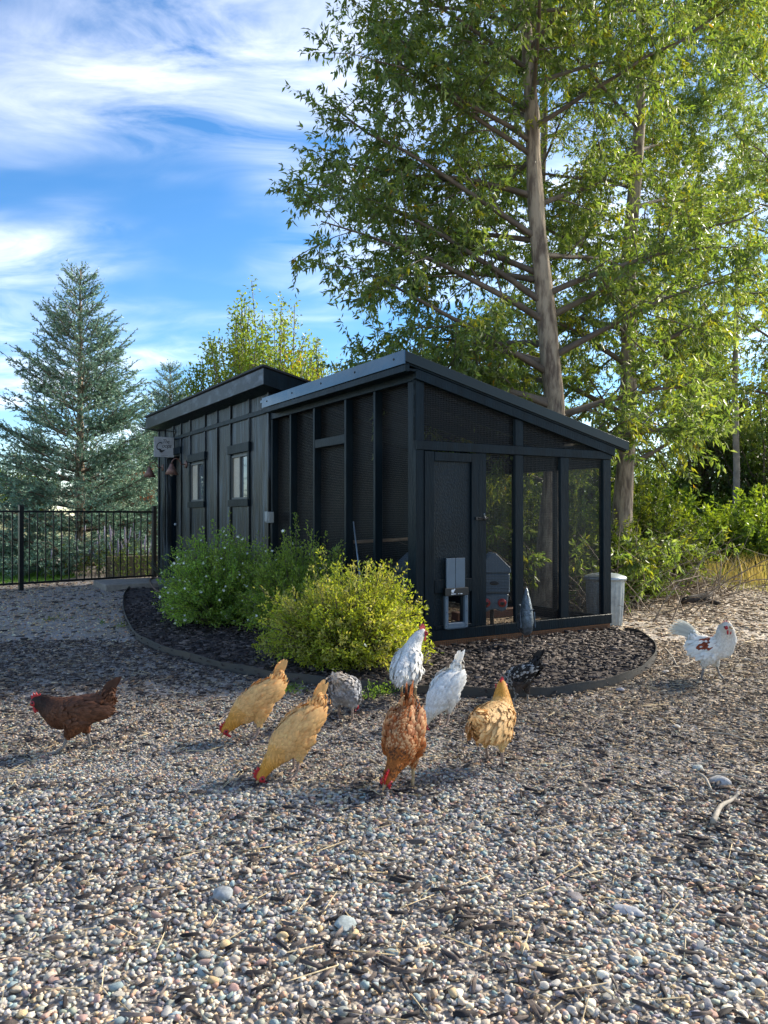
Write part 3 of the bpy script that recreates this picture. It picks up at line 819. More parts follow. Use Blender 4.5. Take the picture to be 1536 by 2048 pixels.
# gooseneck lamps, hanging sign, junction box: fixed to the wall but things of their own
COPPER = mat('dull_copper', (0.21, 0.115, 0.09), 0.5, metal=0.35, vary=0.35, scale=14)
def lamp(s, z, label):
    p = C2W(0, s)
    t = empty('wall_lamp', (p[0], p[1], z), TH, label, 'wall lamp', 'gooseneck lamps beside the coop door')
    MB().tube([(-0.002,0,0),(-0.022,0,0),(-0.03,0,0)], [0.065,0.06,0.03], 16).build('mounting_plate', COPPER, t, True)
    pts = [(-0.03,0,0),(-0.10,0,0.0)] + [(-0.10-0.075*(1-math.cos(a)), 0, 0.075*math.sin(a)*1.25) for a in np.linspace(0.3, math.pi, 8)]
    MB().tube(pts, 0.009, 8).build('gooseneck', COPPER, t, True)
    MB().lathe([(0.0,0.035),(0.03,0.033),(0.035,0.0),(0.055,-0.035),(0.115,-0.15),(0.112,-0.15),(0.05,-0.035),(0.0,-0.02)], 20, (-0.25,0,-0.03)).build('shade', COPPER, t, True)
    MB().ell((-0.25,0,-0.16),(0.034,0.034,0.045),10,8).build('bulb', mat('frosted_bulb', (0.45,0.38,0.33), 0.4, vary=0.1), t, True)
    return t
lamp(7.0, 2.10, 'dull copper gooseneck lamp between the coop door and the window')
lamp(8.45, 2.12, 'dull copper gooseneck lamp at the outer corner beyond the coop door')
p = C2W(0, 7.65)
sign = empty('hanging_sign', (p[0], p[1], 2.72), TH, 'small square white-washed hanging sign with black lettering and bird', 'sign')
MB().tube([(-0.006,0,-0.01),(-0.30,0,0.0),(-0.58,0,0.01)], 0.009, 8).build('bracket', BLACK_STEEL, sign)
MB().ell((-0.012,0,-0.01),(0.012,0.03,0.05),8,6).build('bracket_plate', BLACK_STEEL, sign)
MB().box(-0.375,-0.030,-0.012,0.012,-0.465,-0.115).build('board', mat('whitewashed_board', (0.42,0.44,0.45), 0.7, vary=0.3, scale=7, bump=0.2), sign, bevel=0.003)
for xx in (-0.33, -0.075): MB().tube([(xx,0,-0.115),(xx,0,-0.004)], 0.003, 6).build('hook', BLACK_STEEL, sign)
INK = mat('black_ink', (0.012, 0.012, 0.013), 0.6, vary=0.1)
def text(body, size, x, z, shear=0.35, sx=1.0):
    cu = bpy.data.curves.new('lettering', 'FONT'); cu.body = body; cu.size = size; cu.shear = shear; cu.extrude = 0.0008
    cu.space_character = 0.92
    to = bpy.data.objects.new('lettering_curve', cu); COL.objects.link(to)
    bpy.context.view_layer.update()
    me = bpy.data.meshes.new_from_object(to.evaluated_get(bpy.context.evaluated_depsgraph_get()))
    bpy.data.objects.remove(to); bpy.data.curves.remove(cu)
    me.transform(Matrix.Translation((x, -0.0135, z)) @ Matrix.Rotation(R(90), 4, 'X') @ Matrix.Diagonal((sx, 1, 1, 1)))
    me.materials.clear()
    return link('lettering', me, sign, INK)
text('The', 0.10, -0.235, -0.225, 0.3, 0.8)
text('C', 0.20, -0.355, -0.345, 0.25, 0.75)
text('oops', 0.105, -0.245, -0.30, 0.3, 0.85)
bird = [(-0.30,-0.325),(-0.292,-0.315),(-0.28,-0.322),(-0.262,-0.34),(-0.235,-0.345),(-0.205,-0.338),(-0.175,-0.332),(-0.20,-0.352),(-0.222,-0.372),(-0.245,-0.385),(-0.268,-0.383),(-0.282,-0.368),(-0.29,-0.345)]
MB().prism(bird, 'y', -0.0150, -0.0125).build('bird_silhouette', INK, sign)
mb = MB()
for xx in (-0.262, -0.242): mb.tube([(xx,-0.0138,-0.382),(xx+0.003,-0.0138,-0.405)], 0.0018, 5)
mb.build('bird_legs', INK, sign)
mb = MB()
for k in range(7): mb.box(-0.26+k*0.018, -0.25+k*0.018, -0.0135, -0.0125, -0.437, -0.431)
mb.build('small_print', INK, sign)
p = C2W(-0.002, 3.30)
jb = empty('junction_box', (p[0], p[1], 1.22), TH, 'small grey weatherproof electric box on the wall beside the wire panels', 'electric box')
JB = mat('grey_box', (0.30, 0.32, 0.32), 0.5, vary=0.2)
MB().box(-0.075,0,-0.055,0.055,-0.07,0.07).build('case', JB, jb, bevel=0.008)
MB().box(-0.09,-0.076,-0.045,0.045,-0.055,0.075).build('cover', JB, jb, bevel=0.004)
MB().tube([(-0.03,-0.02,-0.07),(-0.025,-0.03,-0.35),(-0.02,-0.01,-0.7),(-0.02,0.0,-1.2)],0.006,6).build('cable', BLACK_STEEL, jb)
# ------------------------------------------------------------------ trees and shrubs
def unit(v): return v / (np.linalg.norm(v, axis=-1, keepdims=True) + 1e-9)
def tubes(paths, radii, n=5):
    """many tapering branches -> V, F   (paths list of (k,3), radii list of (k,))"""
    Vs, Fs, b = [], [], 0
    ang = np.linspace(0, 2*np.pi, n, endpoint=False)
    for P, r in zip(paths, radii):
        P = np.asarray(P, float); k = len(P)
        t = unit(np.gradient(P, axis=0))
        ref = np.where(np.abs(t[:, 2:3]) > 0.9, np.array([[1., 0, 0]]), np.array([[0, 0, 1.]]))
        a = unit(np.cross(t, ref)); c = np.cross(t, a)
        V = P[:, None] + (a[:, None]*np.cos(ang)[None, :, None] + c[:, None]*np.sin(ang)[None, :, None]) * np.asarray(r)[:, None, None]
        Vs.append(V.reshape(-1, 3))
        i = np.arange(k-1)[:, None]*n; j = np.arange(n)[None]; j2 = (j+1) % n
        Fs.append(np.stack([b+i+j, b+i+j2, b+i+n+j2, b+i+n+j], -1).reshape(-1, 4)); b += k*n
    return np.vstack(Vs), np.vstack(Fs)

def leaves(P, D, L, W, col, fold=0.25, rng=RNG):
    """one folded lance-shaped leaf (two triangles) per point"""
    n = len(P)
    D = unit(D)
    rnd = unit(rng.normal(size=(n, 3)) + np.array([0, 0, 0.6]))
    side = unit(np.cross(D, rnd)); nrm = np.cross(side, D)
    L = L[:, None]; W = W[:, None]
    a = P; tip = P + D*L - nrm*L*0.10
    m = P + D*L*0.42
    l = m + side*W*0.5 + nrm*W*fold; r = m - side*W*0.5 + nrm*W*fold
    V = np.stack([a, l, tip, r], 1).reshape(-1, 3)
    b = (np.arange(n)*4)[:, None]
    Fc = np.concatenate([b + np.array([[0, 2, 1]]), b + np.array([[0, 3, 2]])])
    return V, Fc, np.repeat(col, 4, 0)

def curve_path(p0, d, L, k, bend, rng):
    """k points from p0 along d with a bend vector added progressively"""
    t = np.linspace(0, 1, k)[:, None]
    P = p0 + d*L*t + bend*L*t*t + np.cumsum(rng.normal(0, 0.018*L, (k, 3)), 0)*t
    return P

def cottonwood_meshes(seed, trunk, r0, z_lo, radius_of, n_limb=42, n_sub=9, n_twig=8, n_leaf=24, leaf=0.10, yellow=0.2, base_cols=None, low_sprouts=0, rise=(0.35, 0.9), extra=(), clear=0.0):
    """returns trunk mesh, branch mesh, leaf mesh (local coordinates, base at origin)"""
    rng = np.random.default_rng(seed)
    trunk = np.array(trunk, float); Ht = trunk[-1, 2]
    zz_ = np.linspace(0, Ht, 26)
    tp = np.stack([np.interp(zz_, trunk[:, 2], trunk[:, 0]) + 0.04*np.sin(zz_*1.3+seed), np.interp(zz_, trunk[:, 2], trunk[:, 1]) + 0.04*np.cos(zz_*1.1+seed), zz_], 1)
    tr = r0 * (1 - 0.93*(zz_/Ht)**0.9) ; tr[0] *= 1.5; tr[1] *= 1.12
    paths, rads, tw0, twd, twl = [], [], [], [], []
    az = rng.uniform(0, 6.28)
    for i in range(n_limb + len(extra)):
        f = (i + rng.uniform(0, 1)) / n_limb
        z = z_lo + (Ht*0.97 - z_lo) * f**1.15
        az += 2.4 + rng.normal(0, 0.3)
        if i >= n_limb: z, az = extra[i-n_limb]; f = z/Ht
        elif z < clear and math.sin(az) < -0.45: continue
        p0 = np.array([np.interp(z, tp[:, 2], tp[:, 0]), np.interp(z, tp[:, 2], tp[:, 1]), z])
        Rr = radius_of(z, az) * rng.uniform(0.72, 1.0)
        up = rng.uniform(*rise) * (0.55 + 0.6*f)
        d = np.array([math.cos(az), math.sin(az), up]); d /= np.linalg.norm(d)
        L = Rr / max(0.35, math.hypot(d[0], d[1]))
        P = curve_path(p0, d, L, 7, np.array([0, 0, rng.uniform(-0.22, 0.02)]), rng)
        rb = max(0.012, np.interp(z, tp[:, 2], tr) * 0.42)
        paths.append(P); rads.append(np.linspace(rb, 0.008, 7))
        for s in range(n_sub):
            u = 0.18 + 0.82 * (s + rng.uniform(0, 1)) / n_sub
            q = np.array([np.interp(u, np.linspace(0, 1, 7), P[:, c]) for c in range(3)])
            dd = d*0.7 + unit(rng.normal(size=3))*0.9 + np.array([0, 0, 0.12]); dd /= np.linalg.norm(dd)
            Ls = L * rng.uniform(0.2, 0.36) * (1.15 - 0.5*u) + 0.15
            Q = curve_path(q, dd, Ls, 5, np.array([0, 0, rng.uniform(-0.3, 0.05)]), rng)
            paths.append(Q); rads.append(np.linspace(max(0.006, rb*0.35*(1.1-u)), 0.004, 5))
            for w in range(n_twig):
                v = 0.1 + 0.9*(w + rng.uniform(0, 1))/n_twig
                t0 = np.array([np.interp(v, np.linspace(0, 1, 5), Q[:, c]) for c in range(3)])
                td = dd*0.5 + unit(rng.normal(size=3))*0.8 + np.array([0, 0, -0.12])
                tw0.append(t0); twd.append(td); twl.append(rng.uniform(0.22, 0.58))
    for i in range(low_sprouts):
        a = rng.uniform(-0.1, 3.24); rr = rng.uniform(0.1, 0.9)
        p0 = np.array([rr*math.cos(a), rr*math.sin(a), 0.0]); d = np.array([math.cos(a)*.5, math.sin(a)*.5, 1.0]) + rng.normal(0, .25, 3)
        Ls = rng.uniform(0.8, 2.0)
        Q = curve_path(p0, d/np.linalg.norm(d), Ls, 6, np.array([math.cos(a)*.3, math.sin(a)*.3, -0.3]), rng)
        paths.append(Q); rads.append(np.linspace(0.009, 0.003, 6))
        for w in range(7):
            v = rng.uniform(0.3, 1.0)
            t0 = np.array([np.interp(v, np.linspace(0, 1, 6), Q[:, c]) for c in range(3)])
            tw0.append(t0); twd.append(unit(rng.normal(size=3))); twl.append(rng.uniform(0.15, 0.4))
    tw0, twd, twl = np.array(tw0), unit(np.array(twd)), np.array(twl)
    # twigs as three-sided spikes
    nt = len(tw0); end = tw0 + twd*twl[:, None] + np.array([0, 0, -0.06])*twl[:, None]
    s1 = unit(np.cross(twd, rng.normal(size=(nt, 3))))*0.0035; s2 = np.cross(twd, s1)
    TV = np.stack([tw0+s1, tw0-0.5*s1+0.87*s2, tw0-0.5*s1-0.87*s2, end], 1).reshape(-1, 3)
    b = (np.arange(nt)*4)[:, None]
    TF = np.concatenate([b+np.array([[0, 1, 3]]), b+np.array([[1, 2, 3]]), b+np.array([[2, 0, 3]])])
    V, Fq = tubes(paths, rads, 5)
    Ft = np.concatenate([Fq[:, [0, 1, 2]], Fq[:, [0, 2, 3]], TF + len(V)])
    bme = np_mesh('branches', np.vstack([V, TV]), Ft, None, True); bme.materials.append(TWIG)
    V, Fq = tubes([tp], [tr], 14)
    rngt = rng.normal(0, 0.012, V.shape); V = V + rngt*np.array([1, 1, 0])*(r0/0.2)
    tme = np_mesh('trunk', V, Fq, None, True); tme.materials.append(BARK)
    # leaves
    idx = np.repeat(np.arange(nt), n_leaf); n = len(idx)
    t = rng.uniform(0.05, 1.05, n)
    LP = tw0[idx] + twd[idx]*(twl[idx]*t)[:, None] + np.array([0, 0, -0.06])*(twl[idx]*t*t)[:, None] + rng.normal(0, 0.012, (n, 3))
    LD = twd[idx]*0.55 + unit(rng.normal(size=(n, 3)))*0.75 + np.array([0, 0, -0.45])
    LL = leaf*rng.uniform(0.6, 1.15, n); LW = LL*rng.uniform(0.24, 0.36, n)
    cols = np.array(base_cols if base_cols else [(0.12,0.19,0.05),(0.145,0.215,0.055),(0.105,0.17,0.058),(0.175,0.235,0.065),(0.19,0.24,0.13)])
    c = cols[rng.integers(0, len(cols), n)] * rng.uniform(0.75, 1.25, (n, 1))
    tw_y = (rng.uniform(0, 1, nt) < yellow)[idx] & (rng.uniform(0, 1, n) < 0.7)
    c[tw_y] = np.array((0.25, 0.265, 0.035)) * rng.uniform(0.75, 1.2, (tw_y.sum(), 1))
    rare = rng.uniform(0, 1, n) < 0.004
    c[rare] = (0.30, 0.19, 0.02)
    V, Fc, C = leaves(LP, LD, LL, LW, c, rng=rng)
    lme = np_mesh('leaves', V, Fc, C, False); lme.materials.append(LEAF)
    return tme, bme, lme

def plant_tree(name, meshes, loc, rz, label, cat='tree', group=None, scale=1.0):
    o = empty(name, loc, rz, label, cat, group); o.scale = (scale,)*3
    link('trunk', meshes[0], o)
    c = link('crown', meshes[2], o); link('branches', meshes[1], o)
    return o

def rad1(z, az):
    return np.interp(z, [1.2, 3.0, 4.2, 6.0, 8.0, 11.0, 13.5], [1.5, 2.65, 2.95, 2.6, 2.35, 1.8, 0.6])
def rad2(z, az):
    return np.interp(z, [1.0, 3.0, 5.5, 9.0, 12.0, 14.5], [1.5, 2.0, 2.3, 2.4, 1.8, 0.6])
M1 = cottonwood_meshes(11, [(0.03,0,0),(0.05,0,2.5),(-0.03,0.1,4.2),(-0.18,0.1,6.0),(-0.38,0,8.5),(-0.5,0,13.5)], 0.165, 1.9, rad1, n_limb=58, n_sub=10, n_twig=8, n_leaf=27, leaf=0.106, yellow=0.08, low_sprouts=34, clear=6.0, extra=[(2.1+0.55*k, math.pi + (0.55 if k % 2 else -0.5)*(0.5 + 0.5*((k*7) % 5)/5)) for k in range(13)])
M2 = cottonwood_meshes(23, [(0,0,0),(0.05,0,2.5),(0.12,0,5.0),(0.25,0,7.5),(0.4,0,14.5)], 0.17, 1.9, rad2, n_limb=42, n_sub=9, n_twig=8, n_leaf=24, leaf=0.098, yellow=0.26, low_sprouts=30, rise=(0.45, 1.1), clear=8.0)
plant_tree('cottonwood_tree', M1, (2.13, 9.95, 0), 0.0, 'tall narrow-leaf cottonwood rising right behind the chicken run', 'tree')
plant_tree('cottonwood_tree', M2, (3.75, 12.1, 0), 0.0, 'yellowing cottonwood with pale forked trunk behind the galvanised bin', 'tree')
plant_tree('cottonwood_tree', M2, (3.15, 14.2, 0), 2.3, 'slender cottonwood half hidden behind the two larger trunks', 'tree', None, 0.9)
SHADE = 'cottonwoods along the right side of the yard'
M3 = cottonwood_meshes(29, [(0,0,0),(0.1,0,3),(-0.1,0,7),(0.1,0,13)], 0.17, 3.6, rad2, n_limb=28, n_sub=7, n_twig=6, n_leaf=22, leaf=0.12, yellow=0.15)
plant_tree('cottonwood_tree', M3, (7.6, 9.0, 0), 1.9, 'cottonwood whose branches hang into the upper right corner', 'tree', None, 1.1)
plant_tree('cottonwood_tree', M3, (8.6, 16.0, 0), 4.0, 'cottonwood at the edge of the dry grass', 'tree', None, 0.95)
SHL = 'cottonwood in the row beyond the right side of the yard'

# ---- fountain-shaped background trees, farther away
def bg_tree(seed, Ht, rad, n_shoot, n_leaf, leaf, cols, upright=0.85, orange=0.0):
    rng = np.random.default_rng(seed)
    paths, rads, LP, LD = [], [], [], []
    trunk = np.stack([np.zeros(8), np.zeros(8), np.linspace(0, Ht*0.55, 8)], 1)
    for i in range(n_shoot):
        z = rng.uniform(0.10, 0.5)*Ht; a = rng.uniform(0, 6.28); rr = rad*math.sqrt(rng.uniform(0.02, 1))
        top = Ht*(1 - 0.40*(rr/rad)**1.8)*rng.uniform(0.70, 1.0)
        p0 = np.array([0, 0, z*0.7]); p1 = np.array([rr*math.cos(a)*0.8, rr*math.sin(a)*0.8, min(z+0.15*Ht, top*0.7)]); p2 = np.array([rr*math.cos(a), rr*math.sin(a), top])
        t = np.linspace(0, 1, 7)[:, None]
        P = p0*(1-t)**2 + 2*p1*t*(1-t) + p2*t*t + rng.normal(0, 0.05, (7, 3))*t
        paths.append(P); rads.append(np.linspace(0.05, 0.012, 7))
        u = rng.uniform(0.22, 1.02, n_leaf)
        q = np.stack([np.interp(u, t[:, 0], P[:, c]) for c in range(3)], 1)
        spread = 0.10 + 0.36*(1.1-u)[:, None]
        q = q + rng.normal(size=(n_leaf, 3))*spread*np.array([1, 1, 1.1])
        LP.append(q); LD.append(rng.normal(size=(n_leaf, 3)) + np.array([0, 0, 0.3]))
    V, Fq = tubes(paths, rads, 4)
    bme = np_mesh('branches', V, Fq, None, True); bme.materials.append(TWIG)
    V, Fq = tubes([trunk], [np.linspace(0.16, 0.05, 8)], 8)
    tme = np_mesh('trunk', V, Fq, None, True); tme.materials.append(BARK)
    LP = np.vstack(LP); LD = np.vstack(LD); n = len(LP)
    cols = np.array(cols)
    clump = np.clip(0.5 + 0.7*np.sin(LP[:, 0]*1.7+seed)*np.sin(LP[:, 1]*1.9)*np.sin(LP[:, 2]*1.1+1), 0, 1)
    c = cols[0]*(1-clump[:, None]) + cols[1]*clump[:, None]
    c = c*rng.uniform(0.75, 1.25, (n, 1))
    if orange:
        k = (np.abs(LP[:, 2] - Ht*0.62) < Ht*0.14) & (LP[:, 0] > rad*0.1) & (rng.uniform(0, 1, n) < orange)
        c[k] = np.array((0.36, 0.22, 0.015))*rng.uniform(0.8, 1.2, (k.sum(), 1))
    V, Fc, C = leaves(LP, LD, leaf*rng.uniform(0.6, 1.2, n), leaf*rng.uniform(0.3, 0.55, n), c, rng=rng)
    lme = np_mesh('leaves', V, Fc, C, False); lme.materials.append(LEAF)
    return tme, bme, lme
YEL = [(0.13, 0.21, 0.045), (0.20, 0.25, 0.04)]
GRN = [(0.045, 0.085, 0.025), (0.09, 0.135, 0.03)]
OLV = [(0.10, 0.13, 0.055), (0.15, 0.16, 0.06)]
B1 = bg_tree(51, 10.2, 2.9, 140, 260, 0.175, YEL, orange=0.12)
B2 = bg_tree(52, 7.0, 3.0, 46, 190, 0.20, GRN)
B3 = bg_tree(53, 8.2, 1.9, 44, 210, 0.17, OLV)
def at(px, y): return ((px-768)/F*y, y, 0)
plant_tree('poplar_tree', B1, at(525, 29), 0.4, 'yellow-green poplar clump standing behind the coop roof', 'tree')
plant_tree('poplar_tree', B1, at(600, 31), 3.4, 'lower yellow-green poplar right of the tallest clump behind the roof', 'tree', None, 0.86)
plant_tree('poplar_tree', B3, at(655, 30), 1.0, 'thin olive tree beside the yellow-green poplar clump', 'tree')
plant_tree('poplar_tree', B3, at(697, 33), 2.0, 'sparse leggy tree at the edge of the cottonwood leaves', 'tree', None, 0.82)
plant_tree('poplar_tree', B1, at(362, 38), 2.2, 'yellow tree between the spruce and the coop roof', 'tree', None, 0.73)
HEDGE = 'green trees along the far edge of the meadow'
HL_ = 'green broadleaf tree far across the meadow'
for i, (px, y, s, m) in enumerate([(800, 36, 0.9, B2), (930, 33, 0.85, B2), (1080, 30, 0.8, B2), (1190, 27, 0.75, B2), (1300, 32, 0.7, B2), (1545, 24, 0.95, B2), (1640, 30, 1.2, B2), (-60, 40, 0.8, B2), (60, 44, 0.75, B2), (210, 46, 0.75, B2), (1400, 46, 0.62, B2), (1490, 44, 0.7, B2)]):
    plant_tree('broadleaf_tree', m, at(px, y), i*1.3, HL_, 'tree', HEDGE, s)
plant_tree('poplar_tree', B3, at(1412, 25), 0.3, 'slim pale-stemmed tree seen in the bright gap over the meadow', 'tree', None, 1.05)

# pale bare-looking trunk in the gap
mb = MB(); mb.tube([(0,0,0),(0.05,0,2.5),(0.0,0,5),(0.1,0,9)], [0.10,0.09,0.08,0.05], 10)
o = empty('aspen_tree', at(1470, 22), 0, 'pale straight trunk standing alone in the bright gap', 'tree')
mb.build('trunk', mat('pale_bark', (0.30, 0.25, 0.21), 0.85, vary=0.4, scale=5, bump=0.4), o, True)
link('crown', M1[2], o).location = (0, 0, 3.2)

# ---- conifers
def spruce_meshes(seed, Ht, Rb, n_whorl, per, needle=0.06, low=0.15):
    rng = np.random.default_rng(seed)
    paths, rads, bt0, btd, btl = [], [], [], [], []
    az = 0
    for w in range(n_whorl):
        f = (w + rng.uniform(-0.3, 0.3)) / n_whorl
        f = min(max(f, 0), 0.985)
        z = low + (Ht - low)*f**1.15
        nb = per if f < 0.8 else max(4, per - 3)
        for k in range(nb):
            az += 6.283/nb + rng.normal(0, 0.25)
            L = Rb*(1 - f)**0.82*rng.uniform(0.78, 1.12) + 0.16
            d = np.array([math.cos(az), math.sin(az), 0.10 + 0.75*f - 0.15*(1-f)]); d /= np.linalg.norm(d)
            P = curve_path(np.array([0, 0, z]), d, L, 7, np.array([0, 0, 0.16]), rng)
            paths.append(P); rads.append(np.linspace(0.028*(1-f)+0.008, 0.005, 7))
            side = np.array([-math.sin(az), math.cos(az), 0])
            nsub = int(6 + 15*L/Rb)
            for s in range(nsub):
                u = 0.15 + 0.85*(s + rng.uniform(0, 1))/nsub
                q = np.array([np.interp(u, np.linspace(0, 1, 7), P[:, c]) for c in range(3)])
                sg = 1 if s % 2 else -1
                dd = d*rng.uniform(0.5, 0.9) + side*sg*rng.uniform(0.35, 0.95) + np.array([0, 0, rng.uniform(-0.22, 0.30)])
                dd /= np.linalg.norm(dd)
                ls = L*0.34*(1.12-u) + rng.uniform(0.10, 0.2)
                bt0.append(q); btd.append(dd); btl.append(ls)
                if ls > 0.28:
                    for _ in range(2 + int(ls > 0.45)):
                        v = rng.uniform(0.25, 0.85)
                        d3 = dd*0.8 + unit(rng.normal(size=3))*0.6; d3 /= np.linalg.norm(d3)
                        bt0.append(q + dd*ls*v); btd.append(d3); btl.append(ls*0.45)
            bt0.append(P[5]); btd.append(P[6]-P[5]); btl.append(0.25)
    # upswept leader shoots
    for k in range(5):
        a = k*1.26; d = np.array([math.cos(a)*.4, math.sin(a)*.4, 1.0]) if k else np.array([0.05, 0, 1])
        bt0.append(np.array([0, 0, Ht*0.95])); btd.append(d); btl.append(rng.uniform(0.3, 0.5))
    bt0, btd, btl = np.array(bt0), unit(np.array(btd)), np.array(btl)
    nb = len(bt0)
    cnt = np.maximum(8, (btl*54).astype(int)); idx = np.repeat(np.arange(nb), cnt); n = len(idx)
    t = rng.uniform(0.0, 1.03, n)
    P = bt0[idx] + btd[idx]*(btl[idx]*t)[:, None]
    rad = unit(np.cross(btd[idx], rng.normal(size=(n, 3))))
    D = unit(rad*0.8 + btd[idx]*0.75 + np.array([0, 0, 0.15]))
    sidev = unit(np.cross(D, rng.normal(size=(n, 3))))
    Ln = needle*rng.uniform(0.7, 1.2, n)[:, None]; w = 0.012
    V = np.stack([P - sidev*w, P + sidev*w, P + D*Ln], 1).reshape(-1, 3)
    Fc = np.arange(n*3).reshape(-1, 3)
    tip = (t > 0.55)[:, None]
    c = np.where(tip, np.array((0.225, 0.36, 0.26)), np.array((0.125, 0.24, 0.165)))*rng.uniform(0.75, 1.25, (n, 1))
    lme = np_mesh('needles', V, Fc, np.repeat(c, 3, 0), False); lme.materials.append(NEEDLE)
    pb = [np.stack([a, a + d*l]) for a, d, l in zip(bt0, btd, btl)]
    V1, F1 = tubes(paths, rads, 4); V2, F2 = tubes(pb, [np.array((0.006, 0.002))]*nb, 3)
    bme = np_mesh('branches', np.vstack([V1, V2]), np.vstack([F1, F2+len(V1)]), None, True); bme.materials.append(TWIG)
    zz2 = np.linspace(0, Ht, 10); V, Fq = tubes([np.stack([0*zz2, 0*zz2, zz2], 1)], [np.linspace(0.13, 0.012, 10)], 9)
    tme = np_mesh('trunk', V, Fq, None, True); tme.materials.append(BARK)
    return tme, bme, lme
SP = spruce_meshes(61, 6.75, 2.7, 22, 10)
plant_tree('spruce_tree', SP, at(160, 17.2), 0.7, 'large blue-green spruce behind the black fence', 'spruce')
plant_tree('spruce_tree', SP, at(340, 30), 2.0, 'smaller distant spruce tip between the large spruce and the coop roof', 'spruce', None, 1.06)

# ---- potentilla bushes in the bed
def bush_meshes(seed, rx, ry, hz_, n_shoot, n_leaf, leaf, cols, flowers=0, fcol=(0.84, 0.84, 0.78)):
    rng = np.random.default_rng(seed)
    paths, rads, LP, LD, LC, FP = [], [], [], [], [], []
    cols = np.array(cols)
    for i in range(n_shoot):
        a = rng.uniform(0, 6.28); el = math.asin(rng.uniform(0.02, 1.0)**0.8)
        k = rng.uniform(0.66, 1.0) if rng.uniform() < 0.7 else rng.uniform(0.3, 0.7)
        lump = 1 + 0.16*math.sin(3*a+seed)*math.cos(2*el) + 0.10*math.sin(7*a+2*seed+3*el)
        k *= lump * (1.14 if rng.uniform() < 0.06 else 1.0)
        tip = np.array([rx*math.cos(a)*math.cos(el)*k, ry*math.sin(a)*math.cos(el)*k, hz_*(0.06+0.94*math.sin(el))*k])
        root = np.array([rx*0.18*math.cos(a), ry*0.18*math.sin(a), 0.0])
        mid = (root+tip)/2 + np.array([0, 0, 0.12*hz_])
        t = np.linspace(0, 1, 4)[:, None]
        P = root*(1-t)**2 + 2*mid*t*(1-t) + tip*t*t
        paths.append(P); rads.append(np.linspace(0.005, 0.0015, 4))
        tint = cols[rng.integers(0, len(cols))]*rng.uniform(0.8, 1.2)
        dirv = unit(tip - mid)
        u = 1 - 0.55*rng.uniform(0, 1, n_leaf)**1.4
        q = np.stack([np.interp(u, t[:, 0], P[:, c]) for c in range(3)], 1) + rng.normal(0, 0.016, (n_leaf, 3))
        LP.append(q); LD.append(unit(rng.normal(size=(n_leaf, 3)))*0.9 + dirv*0.6 + np.array([0, 0, 0.25]))
        LC.append(tint*rng.uniform(0.8, 1.2, (n_leaf, 1)))
        if rng.uniform() < flowers: FP.append(tip + dirv*0.01)
    V, Fq = tubes(paths, rads, 3)
    bme = np_mesh('stems', V, Fq, None, True); bme.materials.append(TWIG)
    LP, LD, LC = np.vstack(LP), np.vstack(LD), np.vstack(LC); LP[:, 2] = np.maximum(LP[:, 2], 0.012); n = len(LP)
    V, Fc, C = leaves(LP, LD, leaf*rng.uniform(0.6, 1.2, n), leaf*rng.uniform(0.32, 0.5, n), LC, rng=rng)
    lme = np_mesh('leaves', V, Fc, C, False); lme.materials.append(LEAF)
    fme = None
    if FP:
        Vs, Fs, b = [], [], 0
        for p in FP:
            nrm = unit(rng.normal(size=3) + np.array([0, -0.6, 0.9])); s = unit(np.cross(nrm, rng.normal(size=3))); c = np.cross(nrm, s)
            Vs.append([p + nrm*0.003]); 
            rr = rng.uniform(0.013, 0.021)
            ring = [p + (s*math.cos(q) + c*math.sin(q))*(rr if j % 2 == 0 else rr*0.6) + nrm*0.006 for j, q in enumerate(np.linspace(0, 2*math.pi, 10, endpoint=False))]
            Vs.append(ring)
            Fs += [(b, b+1+j, b+1+(j+1) % 10) for j in range(10)]; b += 11
        fme = np_mesh('flowers', np.vstack(Vs), np.array(Fs), np.tile(np.array(fcol), (b, 1)), False); fme.materials.append(FEATHER)
    return bme, lme, fme
def plant_bush(name, m, loc, rz, label, cat='bush', group=None, scale=1.0):
    o = empty(name, loc, rz, label, cat, group); o.scale = (scale,)*3
    link('stems', m[0], o); l = link('leaves', m[1], o); l['kind'] = 'stuff'
    if m[2]:
        f = link('flowers', m[2], o); f['kind'] = 'stuff'
    return o
G1 = [(0.23, 0.36, 0.075), (0.27, 0.41, 0.08), (0.19, 0.31, 0.075), (0.32, 0.43, 0.09)]
G2 = [(0.22, 0.31, 0.055), (0.26, 0.35, 0.06), (0.18, 0.27, 0.055)]
G3 = [(0.34, 0.39, 0.05), (0.38, 0.42, 0.055), (0.28, 0.35, 0.05), (0.40, 0.39, 0.12)]
plant_bush('potentilla_bush', bush_meshes(71, 0.78, 0.75, 1.06, 1350, 34, 0.036, G1, 0.30), (-1.80, 8.55, 0.03), 0.3, 'round green potentilla bush dotted with white flowers, farthest from the corner post', 'bush')
plant_bush('potentilla_bush', bush_meshes(72, 0.62, 0.62, 1.0, 1050, 34, 0.036, G2, 0.04), (-0.86, 7.70, 0.03), 1.1, 'mid-green potentilla bush between the white-flowered and the yellow-green one', 'bush')
plant_bush('potentilla_bush', bush_meshes(73, 0.82, 0.74, 0.82, 1400, 35, 0.034, G3, 0.012), (-0.30, 6.32, 0.03), 2.0, 'yellow-green potentilla bush spreading at the corner of the run', 'bush')

